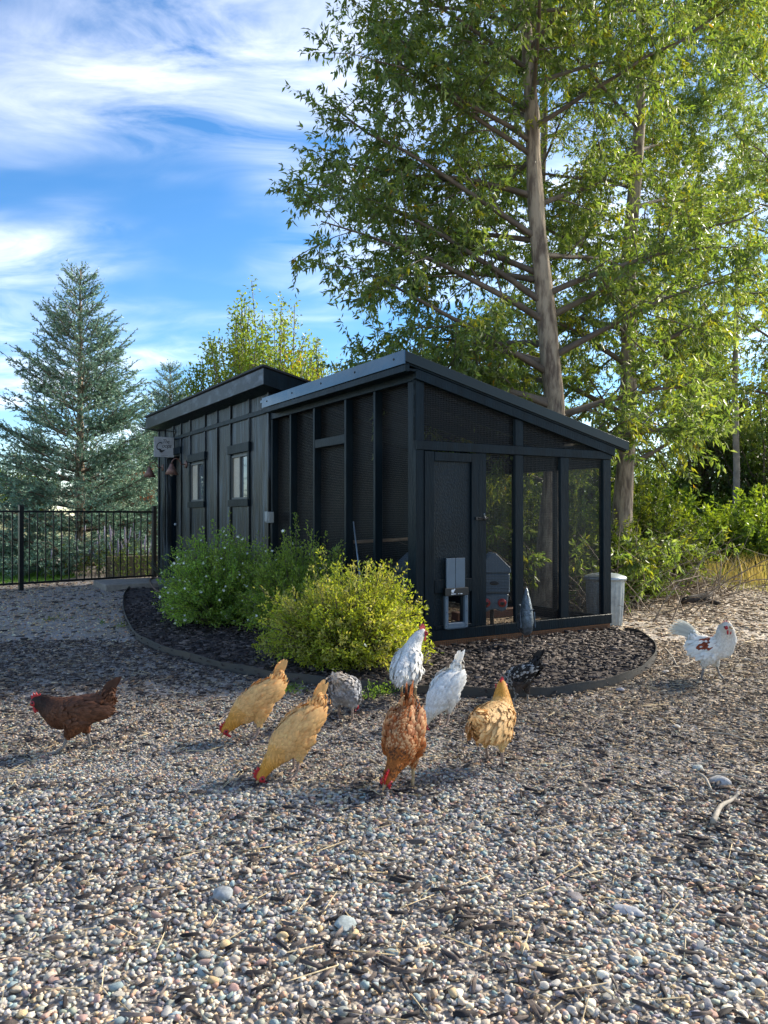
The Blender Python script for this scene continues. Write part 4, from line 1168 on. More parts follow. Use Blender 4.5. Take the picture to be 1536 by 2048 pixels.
# ---- undergrowth right of the run: leafy shrubs, dead twigs, grass
B4 = bush_meshes(81, 1.2, 1.1, 1.9, 520, 34, 0.085, [(0.09,0.13,0.03),(0.13,0.16,0.03),(0.06,0.10,0.025)])
B5 = bush_meshes(82, 1.5, 1.3, 1.3, 520, 36, 0.09, [(0.13,0.20,0.03),(0.17,0.23,0.03),(0.10,0.16,0.035)])
UG = 'leafy shrubs growing between the cottonwood trunks'
UL = 'leafy green shrub in the undergrowth between the cottonwood trunks'
for i, (x, y, s) in enumerate([(1.35, 12.0, 0.95), (2.75, 11.6, 0.8), (0.7, 13.4, 1.1), (4.4, 13.2, 1.0), (2.2, 14.6, 1.2), (3.4, 10.9, 0.62)]):
    plant_bush('undergrowth_shrub', B4, (x, y, 0), i*1.1, UL, 'shrub', UG, s)
FG = 'bright green shrubs at the back of the dry grass'; FL = 'bright green shrub at the back of the dry grass'
for i, (x, y, s) in enumerate([(6.2, 17.5, 1.0), (8.0, 17.0, 1.25), (7.2, 20.5, 1.6), (10.2, 19.0, 1.6), (4.9, 21.0, 1.3), (9.6, 25, 2.0), (12.5, 23, 2.0), (6.0, 27, 1.9)]):
    plant_bush('meadow_shrub', B5, (x, y, 0), i*1.7, FL, 'shrub', FG, s)
rng = np.random.default_rng(91)
paths, rads = [], []
for i in range(900):
    c = [(2.13, 9.95), (3.75, 12.1), (3.0, 11.0), (1.2, 11.8), (4.3, 12.6)][int(rng.integers(0, 5))]
    x = c[0] + rng.normal(0, 0.75); y = c[1] + rng.normal(0, 0.7)
    rel = np.array((x, y)) - CA
    if -0.1 < rel @ CU < 2.75: continue
    d = unit(np.array([rng.normal(0, .7), rng.normal(0, .7), rng.uniform(0.3, 1.0)])); L = rng.uniform(0.5, 1.7)
    P = curve_path(np.array([x, y, 0.0]), d, L, 6, np.array([rng.normal(0, .3), rng.normal(0, .3), rng.uniform(-0.7, 0.0)]), rng)
    P[:, 2] = np.maximum(P[:, 2], 0.01)
    rel = P[:, :2] - CA
    if (np.max(-(rel @ CU)) > -2.6) : continue
    paths.append(P); rads.append(np.linspace(rng.uniform(0.004, 0.011), 0.002, 6))
V, Fq = tubes(paths, rads, 4)
o = link('dead_twigs', np_mesh('dead_twigs', V, Fq, None, True), None, mat('dead_twig', (0.27, 0.21, 0.155), 0.85, vary=0.55, scale=3, bump=0.2))
tag(o, 'tangle of dry grey-brown twigs around the cottonwood bases', 'twigs', None, 'stuff')

def blades(name, x, y, hmin, hmax, w, cols, label, cat, lean=0.35):
    n = len(x); rng = np.random.default_rng(len(x))
    hh = rng.uniform(hmin, hmax, n)
    a = rng.uniform(0, 6.28, n); s = np.stack([np.cos(a), np.sin(a), 0*a], 1)*w*0.5
    ln = rng.normal(0, lean, (n, 2))*hh[:, None]
    b0 = np.stack([x, y, 0*x], 1)
    mid = b0 + np.concatenate([ln*0.35, (hh*0.6)[:, None]], 1); tip = b0 + np.concatenate([ln, hh[:, None]], 1)
    V = np.stack([b0-s, b0+s, mid+s*0.7, mid-s*0.7, tip], 1).reshape(-1, 3)
    b = (np.arange(n)*5)[:, None]
    Fc = np.concatenate([b+np.array([[0,1,2]]), b+np.array([[0,2,3]]), b+np.array([[3,2,4]])])
    cols = np.array(cols); c = cols[rng.integers(0, len(cols), n)]*rng.uniform(0.75, 1.25, (n, 1))
    o = link(name, np_mesh(name, V, Fc, np.repeat(c, 5, 0), False), None, BLADE)
    return tag(o, label, cat, None, 'stuff')
rng = np.random.default_rng(95)
x = rng.uniform(4.3, 12, 9000); y = rng.uniform(13.6, 19.5, 9000); k = (x > 4.2 + (15.5-y)*0.55)
blades('dry_grass', x[k], y[k], 0.15, 0.6, 0.012, [(0.42,0.32,0.15),(0.34,0.26,0.12),(0.28,0.25,0.09)], 'tall dry golden grass beyond the wood litter', 'grass')
x = rng.uniform(5.0, 12, 9000); y = rng.uniform(10.0, 14.2, 9000); k = vnoise(x, y, 1.2, 3) + (x-5.6)*0.35 + (y-12)*0.2 > 0.1
blades('short_grass', x[k], y[k], 0.03, 0.10, 0.008, [(0.30,0.28,0.09),(0.22,0.24,0.06),(0.36,0.30,0.12)], 'short yellowing grass at the edge of the yard', 'grass')
x = rng.uniform(-10.5, -6.2, 9000); y = rng.uniform(12.6, 18, 9000); k = inside(x, y, np.array([(-6.3,14.35),(-6.15,15.4),(-6.9,17.0),(-9,19),(-12,19),(-12,11.5),(-7.9,12.8)]))
blades('lawn_grass', x[k], y[k], 0.03, 0.08, 0.010, [(0.12,0.26,0.03),(0.16,0.30,0.04),(0.09,0.21,0.03)], 'bright green mown lawn behind the black fence', 'grass')
x = rng.normal(4.55, 0.7, 1500); y = rng.normal(14.6, 0.5, 1500)
blades('green_weeds', x, y, 0.1, 0.38, 0.03, [(0.10,0.20,0.03),(0.14,0.24,0.03)], 'patch of fresh green weeds in front of the dry grass', 'weeds')
# ------------------------------------------------------------------ fence, feeders, bin, pots, small things
A_, B_ = np.array(G(42, 1181)[:2]), np.array((-4.30, 14.45))
fd = (B_ - A_); fl_ = np.linalg.norm(fd); fd /= fl_
fence = empty('metal_fence', (A_[0], A_[1], 0), math.atan2(fd[1], fd[0]), 'black metal picket fence in front of the spruce', 'fence')
def fb(name, x0, x1, y0, y1, z0, z1): return MB().box(x0, x1, y0, y1, z0, z1).build(name, BLACK_STEEL, fence, bevel=0.002)
fb('post', -0.035, 0.035, -0.035, 0.035, -0.03, 1.40); fb('post_cap', -0.042, 0.042, -0.042, 0.042, 1.401, 1.418)
fb('post', fl_-0.05, fl_+0.02, -0.035, 0.035, -0.03, 1.40); fb('post_cap', fl_-0.057, fl_+0.027, -0.042, 0.042, 1.401, 1.418)
for a, b in ((-2.3, -0.036), (0.036, fl_-0.051)):
    fb('rail', a, b, -0.014, 0.014, 1.29, 1.325); fb('rail', a, b, -0.014, 0.014, 0.10, 0.135)
fb('post', -2.37, -2.30, -0.035, 0.035, -0.03, 1.40)
pk = MB().box(-0.009, 0.009, -0.009, 0.009, 0.136, 1.289).mesh('picket')
pk.materials.append(BLACK_STEEL)
npk = 18
for i in range(1, npk):
    o = link('picket', pk, fence); o.location = ((fl_-0.015)*i/npk, 0, 0)
for i in range(1, 17):
    o = link('picket', pk, fence); o.location = (-2.34*i/17 - 0.0, 0, 0)

# feeders inside the run: little barn-shaped tubs with red ports
def feeder(lx, ly, label):
    p = C2W(lx, ly); rz = math.atan2(-p[0], p[1]) * 0.6 + 0.1
    t = empty('poultry_feeder', (p[0], p[1], 0.055), rz, label, 'feeder', 'barn-shaped feeders in the run')
    w, d = 0.17, 0.13
    MB().prism([(-w-.012,0.58),(w+.012,0.58),(w+.004,0.64),(0.02,0.79),(-0.02,0.79),(-w-.004,0.64)], 'y', -d-.012, d+.012).build('roof', GREYPLASTIC, t, bevel=0.008)
    body = MB().box(-w, w, -d, d, 0.36, 0.579).build('body', GREYPLASTIC, t, bevel=0.015)
    for k in range(6):
        if k in (2, 3):
            for a, b in ((-w+.012, -0.06), (0.06, w-.012)): MB().box(a, b, -d-.010, -d-.001, 0.382+k*0.033, 0.398+k*0.033).build('rib', GREYPLASTIC, body, bevel=0.003)
        else: MB().box(-w+.012, w-.012, -d-.010, -d-.001, 0.382+k*0.033, 0.398+k*0.033).build('rib', GREYPLASTIC, body, bevel=0.003)
    MB().ell((0,-d-.004,0.472),(0.05,0.012,0.022),16,8).build('level_window', DARKPL, body, True)
    tr = MB().prism([(-w+.01,0.355),(w-.01,0.355),(w-.03,0.20),(0.09,0.165),(0.02,0.19),(-0.02,0.19),(-0.09,0.165),(-w+.03,0.20)], 'y', -d+.01, d-.01).build('trough', GREYPLASTIC, t, bevel=0.012)
    for xx in (-0.085, 0.085):
        MB().tube([(xx,-d+.02,0.27),(xx,-d-.012,0.262)], [0.042,0.046], 16).build('port', REDPLASTIC, tr, True)
        MB().ell((xx,-d-.012,0.262),(0.026,0.004,0.026),12,6).build('port_hole', DARKPL, tr)
    MB().tube([(0,0.02,-0.02),(0,0.02,0.18)], 0.022, 10).build('stand_pipe', BLACK_STEEL, t)
    return t
feeder(1.456, 0.72, 'blue-grey barn-shaped feeder with red ports seen beside the run door')
feeder(0.70, 1.17, 'blue-grey barn-shaped feeder seen through the long wire side')

# galvanised bin
bin_ = empty('dustbin', (2.50, 8.72, 0), 0.3, 'galvanised steel dustbin with lid beside the corner post of the run', 'dustbin')
nb = 40; mb = MB()
prof = [(0.180, 0.0), (0.183, 0.02), (0.196, 0.20), (0.205, 0.38), (0.213, 0.52)]
for j, (r, z) in enumerate(prof):
    for k in range(nb*2):
        a = math.pi*k/nb
        rr = r + (0.006 if (k % 4) < 2 and 0 < j < 4 else 0.0)
        mb.v.append((rr*math.cos(a), rr*math.sin(a), z))
for j in range(len(prof)-1):
    for k in range(nb*2):
        k2 = (k+1) % (nb*2); mb.f.append((j*nb*2+k, j*nb*2+k2, (j+1)*nb*2+k2, (j+1)*nb*2+k))
mb.build('body', GALV, bin_, False)
MB().lathe([(0.0,0.012),(0.183,0.012),(0.184,0.0),(0.175,-0.01)], 40).build('base_ring', GALV, bin_, True)
MB().lathe([(0.214,0.515),(0.236,0.518),(0.238,0.548),(0.225,0.560),(0.15,0.585),(0.05,0.598),(0.0,0.60)], 40).build('lid', GALV, bin_, True)
MB().tube([(-0.06,0,0.596),(-0.05,0,0.635),(0.05,0,0.635),(0.06,0,0.596)], 0.007, 8).build('lid_handle', GALV, bin_, True)

# concrete step, planter bucket with lavender-like plant, hose
step = empty('concrete_step', (*C2W(-0.62, 7.85), 0), TH, 'low concrete step in front of the coop door', 'step')
MB().box(-0.62, 0.60, -0.55, 0.50, -0.03, 0.115).build('slab', CONCRETE, step, bevel=0.012)
bk = G(337, 1186, 0.0)
bucket = empty('planter_bucket', bk, 0, 'grey-blue tub with wispy plant at the concrete step', 'planter')
MB().lathe([(0.0,0.012),(0.13,0.012),(0.13,0.0),(0.162,0.20),(0.17,0.205),(0.166,0.212),(0.15,0.205),(0.148,0.17),(0.0,0.17)], 28).build('tub', mat('zinc_tub', (0.25, 0.30, 0.34), 0.5, metal=0.3, vary=0.25, scale=6), bucket, True)
rng = np.random.default_rng(5)
paths, rads = [], []
for i in range(90):
    a = rng.uniform(0, 6.28); d = unit(np.array([math.cos(a)*.5, math.sin(a)*.5, 1.0])); L = rng.uniform(0.2, 0.5)
    paths.append(curve_path(np.array([math.cos(a)*.07, math.sin(a)*.07, 0.17]), d, L, 5, np.array([0.1*math.cos(a), .1*math.sin(a), -0.15]), rng)); rads.append(np.linspace(0.005, 0.002, 5))
V, Fq = tubes(paths, rads, 3)
o = link('wispy_stems', np_mesh('wispy_stems', V, Fq, None, True), bucket, mat('grey_green_stem', (0.10, 0.12, 0.085), 0.8, vary=0.5)); o['kind'] = 'stuff'
hp = [G(px, py, 0.02) for px, py in ((352,1190),(330,1188),(312,1184),(300,1176),(303,1169),(316,1168),(330,1171))]
hp = [(x, y, 0.125 if i in (3, 4, 5) else 0.05) for i, (x, y, z) in enumerate(hp)]
hose = MB().tube([tuple(q) for q in smooth_poly(hp, 4)], 0.012, 8).build('garden_hose', mat('brown_hose', (0.20, 0.13, 0.09), 0.5, vary=0.2), None, True)
tag(hose, 'brown garden hose looped beside the grey-blue tub', 'hose')

# stick leaning on the wire of the long side
p0, p1 = (-0.19, 7.15), C2W(-0.005, 1.16)
st = MB().tube([(p0[0], p0[1], 0.30), (p0[0]*.6+p1[0]*.4, p0[1]*.6+p1[1]*.4, 0.72), (p1[0], p1[1], 1.18)], [0.010, 0.009, 0.007], 7).build('thin_pole', GALV, None, True)
tag(st, 'thin pale metal rod leaning against the long wire side', 'rod')

# flower border with timbers behind the fence
tp_ = empty('timber_planter', (-5.05, 15.6, 0), 0.5, 'low timber planter behind the fence beside the coop', 'planter')
for k in range(3):
    MB().box(-0.55, 0.75, -0.07, 0.07, 0.004+k*0.142, 0.142+k*0.142).build('timber', mat('old_timber', (0.22, 0.18, 0.11), 0.8, vary=0.4, scale=4, stretch=(1, 3, 3), bump=0.3), tp_, bevel=0.008)
def spikes(name, loc, n, label, rx=0.5):
    t = empty(name, loc, 0, label, 'flowers', 'purple flower clumps behind the fence'); rng = np.random.default_rng(n)
    paths, rads, LP, LD = [], [], [], []; FV = MB()
    for i in range(n):
        x, y = rng.normal(0, rx*.5), rng.normal(0, 0.2); h = rng.uniform(0.5, 1.0)
        P = curve_path(np.array([x, y, 0]), unit(np.array([rng.normal(0, .12), rng.normal(0, .12), 1.0])), h, 5, np.zeros(3), rng)
        paths.append(P); rads.append(np.linspace(0.006, 0.003, 5))
        u = rng.uniform(0.1, 0.8, 16)
        LP.append(np.stack([np.interp(u, np.linspace(0, 1, 5), P[:, c]) for c in range(3)], 1)); LD.append(rng.normal(size=(16, 3)))
        FV.tube([P[3], P[4], P[4] + (P[4]-P[3])*0.4], [0.007, 0.013, 0.003], 5)
    V, Fq = tubes(paths, rads, 3); link('stems', np_mesh('stems', V, Fq, None, True), t, TWIG)
    LP, LD = np.vstack(LP), np.vstack(LD); m = len(LP)
    V, Fc, C = leaves(LP, LD, rng.uniform(.05, .09, m), rng.uniform(.02, .035, m), np.array((0.13, 0.20, 0.05))*rng.uniform(.7, 1.3, (m, 1)), rng=rng)
    o = link('leaves', np_mesh('leaves', V, Fc, C), t, LEAF); o['kind'] = 'stuff'
    o = FV.build('flower_spikes', mat('lilac_petal', (0.34, 0.31, 0.42), 0.7, vary=0.3, scale=30), t, True); o['kind'] = 'stuff'
spikes('flower_clump', (-5.6, 15.3, 0), 26, 'lilac flower spikes behind the fence near the timber planter', 0.9)
spikes('flower_clump', (-4.85, 15.25, 0), 30, 'leafy green clump with pale spikes beside the coop corner', 0.7)

# climbing frame glimpsed behind the spruce
ps = empty('climbing_frame', at(285, 27), 0.4, 'orange timber climbing frame with green slide behind the spruce', 'climbing frame')
OW = mat('orange_timber', (0.42, 0.15, 0.05), 0.7, vary=0.3, scale=5)
for x in (-0.6, 0.3):
    for y in (-0.5, 0.5): MB().box(x-.05, x+.05, y-.05, y+.05, 0, 3.0).build('leg', OW, ps)
for k in range(7): MB().box(-0.54+k*.125, -0.46+k*.125, -0.56, -0.53, 1.75, 2.75).build('slat', OW, ps)
MB().box(-0.6, 0.3, -0.5, 0.5, 1.6, 1.7).build('deck', OW, ps)
MB().hexa([(0.36,-.35,1.6),(2.2,-.35,0.1),(2.2,.35,0.1),(0.36,.35,1.6),(0.36,-.35,1.95),(2.2,-.35,0.45),(2.2,.35,0.45),(0.36,.35,1.95)]).build('slide', mat('green_plastic', (0.06, 0.36, 0.24), 0.4, vary=0.15), ps, bevel=0.02)

# steel garden ornament in the shape of a hen, in front of the wire
orn = empty('metal_bird_ornament', G(1052, 1290, 0.045), 0.15, 'slim grey metal bird ornament standing on the mulch before the wire front', 'ornament')
ORN = mat('hammered_steel', (0.16, 0.20, 0.24), 0.42, metal=0.55, base2=(0.05, 0.065, 0.075), scale=26, bump=0.35, bscale=70)
prof = [(0.06,0.012),(0.085,0.05),(0.14,0.066),(0.20,0.068),(0.27,0.060),(0.34,0.048),(0.40,0.035),(0.45,0.022),(0.485,0.014),(0.50,0.004)]
mb = MB(); nb = 18
for z, r in prof:
    for k in range(nb):
        a = 2*math.pi*k/nb; lean = -0.03*(z-0.2)
        mb.v.append((r*math.cos(a), 1.35*r*math.sin(a)+lean, z+0.03))
for i in range(len(prof)-1):
    for k in range(nb): mb.f.append((i*nb+k, i*nb+(k+1) % nb, (i+1)*nb+(k+1) % nb, (i+1)*nb+k))
mb.build('body', ORN, orn, True)
MB().prism([(-0.055,0.435),(-0.04,0.47),(-0.035,0.51),(-0.02,0.49),(-0.008,0.548),(0.006,0.50),(0.022,0.52),(0.02,0.44)], 'x', -0.004, 0.004).build('comb', mat('rusty_plate', (0.20,0.17,0.14), 0.6, metal=0.3, vary=0.4), orn)
MB().tube([(0,-0.03,0.475),(0,-0.075,0.455)], [0.012,0.002], 8).build('beak', ORN, orn)
for sx in (-1, 1):
    MB().prism([(-0.06,0.17),(0.02,0.15),(0.075,0.18),(0.04,0.29),(-0.04,0.31)], 'x', sx*0.064, sx*0.071).build('wing', ORN, orn)
    MB().tube([(sx*0.035,0,0.10),(sx*0.04,-0.01,0.0),(sx*0.042,-0.012,-0.06)], 0.006, 7).build('leg', BLACK_STEEL, orn)
    MB().ell((sx*0.018,-0.028,0.468),(0.006,0.006,0.006),8,6).build('eye', BLACK_STEEL, orn)
MB().prism([(0.07,0.18),(0.13,0.22),(0.18,0.36),(0.10,0.30),(0.06,0.27)], 'x', -0.004, 0.004).build('tail', ORN, orn)
MB().prism([(-0.052,0.34),(0.052,0.34),(0.03,0.325),(0.0,0.312),(-0.03,0.325)], 'y', -0.075, -0.055).build('collar_plate', ORN, orn)

# loose stones, sticks, log
def stone(px, py, r, c, label, group=None, flat=0.65, seed=0):
    V = lumpy(OV2, 500+seed, 0.07)*np.array([r*1.25, r, r*flat]); x, y, z = G(px, py, 0)
    me = np_mesh('stone', V, OF2, np.tile(np.array(c), (len(V), 1)), True); me.materials.append(STONE)
    o = link('stone', me); o.location = (x, y, r*flat*0.75); o.rotation_euler = (0, 0, seed*1.3)
    return tag(o, label, 'stone', group)
stone(1241, 1384, 0.034, (0.42,0.38,0.37), 'egg-shaped pale stone lying against the steel edging', seed=1)
stone(1440, 1571, 0.045, (0.34,0.34,0.34), 'angular grey stone beside the bleached stick', seed=2)
stone(1395, 1540, 0.028, (0.31,0.33,0.31), 'small flat greenish stone near the bleached stick', seed=3)
stone(1352, 1457, 0.022, (0.40,0.39,0.37), 'pale flat stone on the brown litter before the rooster', seed=4)
stone(1330, 1347, 0.028, (0.36,0.33,0.30), 'grey stone under the dry twigs beside the edging curve', seed=5)
stone(1494, 1322, 0.028, (0.38,0.36,0.33), 'oval pale stone on the litter behind the rooster', seed=6)
stone(1258, 1827, 0.042, (0.33,0.34,0.36), 'large flat grey stone lying in the open gravel', flat=0.35, seed=7)
stone(1148, 1800, 0.030, (0.20,0.185,0.19), 'long dark stone lying in the open gravel', flat=0.4, seed=8)
stone(69, 1393, 0.022, (0.62,0.58,0.52), 'smooth white stone behind the brown hen', seed=9)
stone(516, 1347, 0.032, (0.34,0.35,0.37), 'rounded grey stone leaning on the edging behind the buff hen', seed=10)
stone(690, 1860, 0.036, (0.29,0.33,0.33), 'large rounded green-grey pebble in the open gravel', seed=11)
stone(448, 1797, 0.034, (0.28,0.30,0.31), 'broken grey stone among bark scraps', seed=12)
STICK = mat('bleached_stick', (0.40, 0.35, 0.28), 0.8, vary=0.4, scale=14, bump=0.2)
def stick(pts, r, label, m=STICK, forks=()):
    P = [G(*p, 0) for p in pts]; P = [(x, y, r*1.2 + 0.012 + 0.015*(i % 2)) for i, (x, y, z) in enumerate(P)]
    mb = MB(); Q = smooth_poly(P, 4)
    mb.tube([tuple(q) for q in Q], list(np.linspace(r, r*0.5, len(Q))), 7)
    for (i, dpx, dpy) in forks:
        a = pts[i]; b = G(a[0]+dpx, a[1]+dpy); mb.tube([P[i], ((P[i][0]+b[0])/2+.01, (P[i][1]+b[1])/2, .04), (b[0], b[1], .03)], [r*.6, r*.5, r*.25], 6)
    return tag(mb.build('stick', m, None, True), label, 'stick')
stick([(1425,1658),(1440,1632),(1462,1612),(1476,1605)], 0.012, 'bent bleached stick on the gravel at the right edge')
stick([(1398,1558),(1410,1572),(1422,1590)], 0.009, 'short pale stick beside the angular grey stone')
stick([(1410,1560),(1460,1563),(1510,1575)], 0.006, 'thin pale twig behind the angular grey stone')
stick([(1330,1300),(1345,1322),(1358,1338),(1385,1330)], 0.006, 'forked dry twig between the edging curve and the rooster', forks=((2,-35,8),(2,22,3)))
stick([(1420,1472),(1455,1480),(1492,1486)], 0.006, 'thin tan twig on the brown litter')
stick([(375,1265),(392,1272)], 0.004, 'tiny dry stem on the mulch beside the white-flowered bush')
stick([(1310,1262),(1350,1255),(1385,1266)], 0.007, 'dry stick lying behind the rooster tail', forks=((1,18,-16),))
lg = MB()
lp = [G(px, py, 0.05) for px, py in ((1363,1203),(1385,1201),(1410,1200),(1440,1205))]
lg.tube([(lp[0][0],lp[0][1],0.05),(lp[1][0],lp[1][1],0.07),(lp[2][0],lp[2][1],0.10),(lp[2][0]+.15,lp[2][1]+.1,0.15)], [0.05,0.06,0.055,0.03], 9)
lg.tube([(lp[1][0],lp[1][1],0.06),(lp[2][0],lp[2][1]-.05,0.05),(lp[3][0],lp[3][1],0.03)], [0.05,0.045,0.025], 8)
tag(lg.build('log', mat('charred_log', (0.045, 0.035, 0.03), 0.9, vary=0.5, scale=10, bump=0.6), None, True), 'dark forked log lying on the sunlit wood litter', 'log')

# small weeds
WG = 'small weeds along the steel edging'
def weed(px, py, n, r, h, label, group=WG, z=0.0, cols=((0.11,0.19,0.04),(0.14,0.22,0.05))):
    x, y, _ = G(px, py, z); rng = np.random.default_rng(px)
    P = np.concatenate([rng.normal(0, r, (n, 2)), np.abs(rng.normal(0, h*.5, (n, 1))) + 0.012], 1)
    c = np.array(cols)[rng.integers(0, len(cols), n)]*rng.uniform(.7, 1.3, (n, 1))
    V, Fc, C = leaves(P, rng.normal(size=(n, 3)) + np.array([0, 0, .5]), rng.uniform(.018, .035, n), rng.uniform(.008, .016, n), c, rng=rng)
    o = empty('weed', (x, y, z), 0, label, 'weed', group)
    l = link('leaves', np_mesh('leaves', V, Fc, C), o, LEAF); l['kind'] = 'stuff'
    return o
weed(760, 1390, 190, 0.055, 0.07, 'leafy green weed against the edging left of the white rooster feet')
weed(728, 1400, 70, 0.04, 0.03, 'low green weed beside the grey hen')
weed(575, 1384, 170, 0.07, 0.035, 'mat of green weed between the two buff hens and the edging')
weed(108, 1242, 60, 0.07, 0.05, 'small yellow-green weed alone on the far gravel', cols=((0.20,0.22,0.04),(0.16,0.2,0.04)))
weed(243, 1256, 50, 0.05, 0.04, 'small weed at the outer end of the edging', cols=((0.20,0.22,0.04),(0.14,0.2,0.04)))
weed(205, 1250, 30, 0.03, 0.06, 'thin pale weed near the outer end of the edging')
# ------------------------------------------------------------------ hens and roosters
POSES = {
 'peck': dict(sp=[(-.150,.350,.026,.028),(-.095,.298,.066,.064),(-.02,.238,.100,.094),(.060,.190,.090,.086),(.118,.142,.056,.056),(.170,.090,.036,.038),(.212,.052,.031,.032)], beak=(.50,-.87), tail=(-.42,.90), tl=.175, stride=.03),
 'low': dict(sp=[(-.150,.352,.026,.028),(-.095,.300,.066,.064),(-.02,.244,.101,.094),(.060,.208,.092,.088),(.120,.175,.058,.060),(.168,.132,.038,.041),(.208,.098,.032,.033)], beak=(.62,-.78), tail=(-.42,.90), tl=.17, stride=.03),
 'walk': dict(sp=[(-.165,.290,.036,.036),(-.11,.250,.080,.076),(-.02,.222,.098,.092),(.075,.222,.092,.086),(.130,.250,.064,.064),(.172,.278,.046,.048),(.212,.285,.031,.033)], beak=(.93,-.30), tail=(-.50,.87), tl=.17, stride=.06),
 'up': dict(sp=[(-.160,.262,.042,.042),(-.105,.230,.084,.084),(-.02,.222,.106,.106),(.055,.245,.096,.094),(.092,.300,.066,.064),(.112,.352,.046,.046),(.132,.392,.031,.033)], beak=(.95,-.15), tail=(-.82,.48), tl=.10, stride=.02),
 'tall': dict(sp=[(-.150,.205,.050,.045),(-.10,.215,.078,.075),(-.02,.255,.088,.086),(.045,.320,.074,.078),(.075,.375,.054,.058),(.096,.418,.043,.043),(.122,.448,.028,.030)], beak=(.95,-.2), tail=(-.75,-.62), tl=.13, stride=.01),
 'cock': dict(sp=[(-.125,.285,.046,.046),(-.075,.255,.076,.074),(.0,.238,.088,.086),(.065,.262,.082,.084),(.098,.325,.078,.074),(.106,.382,.064,.062),(.122,.422,.041,.041)], beak=(.93,.05), tail=(-.26,.96), tl=.25, stride=.05),
 'squat': dict(sp=[(-.155,.300,.050,.046),(-.10,.246,.090,.084),(-.02,.208,.102,.094),(.065,.165,.088,.082),(.120,.120,.062,.060),(.160,.085,.044,.046),(.190,.055,.029,.031)], beak=(.5,-.86), tail=(-.80,.35), tl=.10, stride=.02),
}
SKIN_RED = mat('red_comb', (0.48, 0.018, 0.028), 0.45, vary=0.4, scale=60, bump=0.15)
HORN = mat('horn_beak', (0.42, 0.28, 0.13), 0.45, vary=0.3, scale=40)
EYE = mat('dark_eye', (0.01, 0.008, 0.006), 0.1, vary=0.1)
def leg_mat(c): return mat('scaly_leg', c, 0.6, vary=0.4, scale=90, bump=0.3)
LEG_PINK = leg_mat((0.34, 0.24, 0.19)); LEG_YEL = leg_mat((0.40, 0.27, 0.12)); LEG_GREY = leg_mat((0.22, 0.20, 0.18))

def feather_cards(P, D, N, L, W, lift, C, Ct):
    """rounded feather blades; C base colour, Ct tip colour"""
    n = len(P); D = unit(D - N*(D*N).sum(1, keepdims=True)); Sd = np.cross(N, D)
    L, W = L[:, None], W[:, None]
    up = N*lift[:, None]
    a = P - N*0.002
    m1l = P + D*L*0.35 + Sd*W*0.42 + up*0.5; m1r = P + D*L*0.35 - Sd*W*0.42 + up*0.5
    m2l = P + D*L*0.78 + Sd*W*0.40 + up*0.9; m2r = P + D*L*0.78 - Sd*W*0.40 + up*0.9
    mc = P + D*L*0.55 + up*0.75 + N*W*0.16
    tip = P + D*L + up
    V = np.stack([a, m1l, m1r, m2l, m2r, mc, tip], 1).reshape(-1, 3)
    b = (np.arange(n)*7)[:, None]
    Fc = np.concatenate([b+np.array([f]) for f in ([[0,1,5]],[[0,5,2]],[[1,3,5]],[[2,5,4]],[[3,6,5]],[[5,6,4]])])
    col = np.stack([C, C*0.92, C*0.92, Ct, Ct, (C+Ct)/2, Ct], 1).reshape(-1, 3)
    return V, Fc.reshape(-1, 3), np.clip(col, 0.004, 0.85)

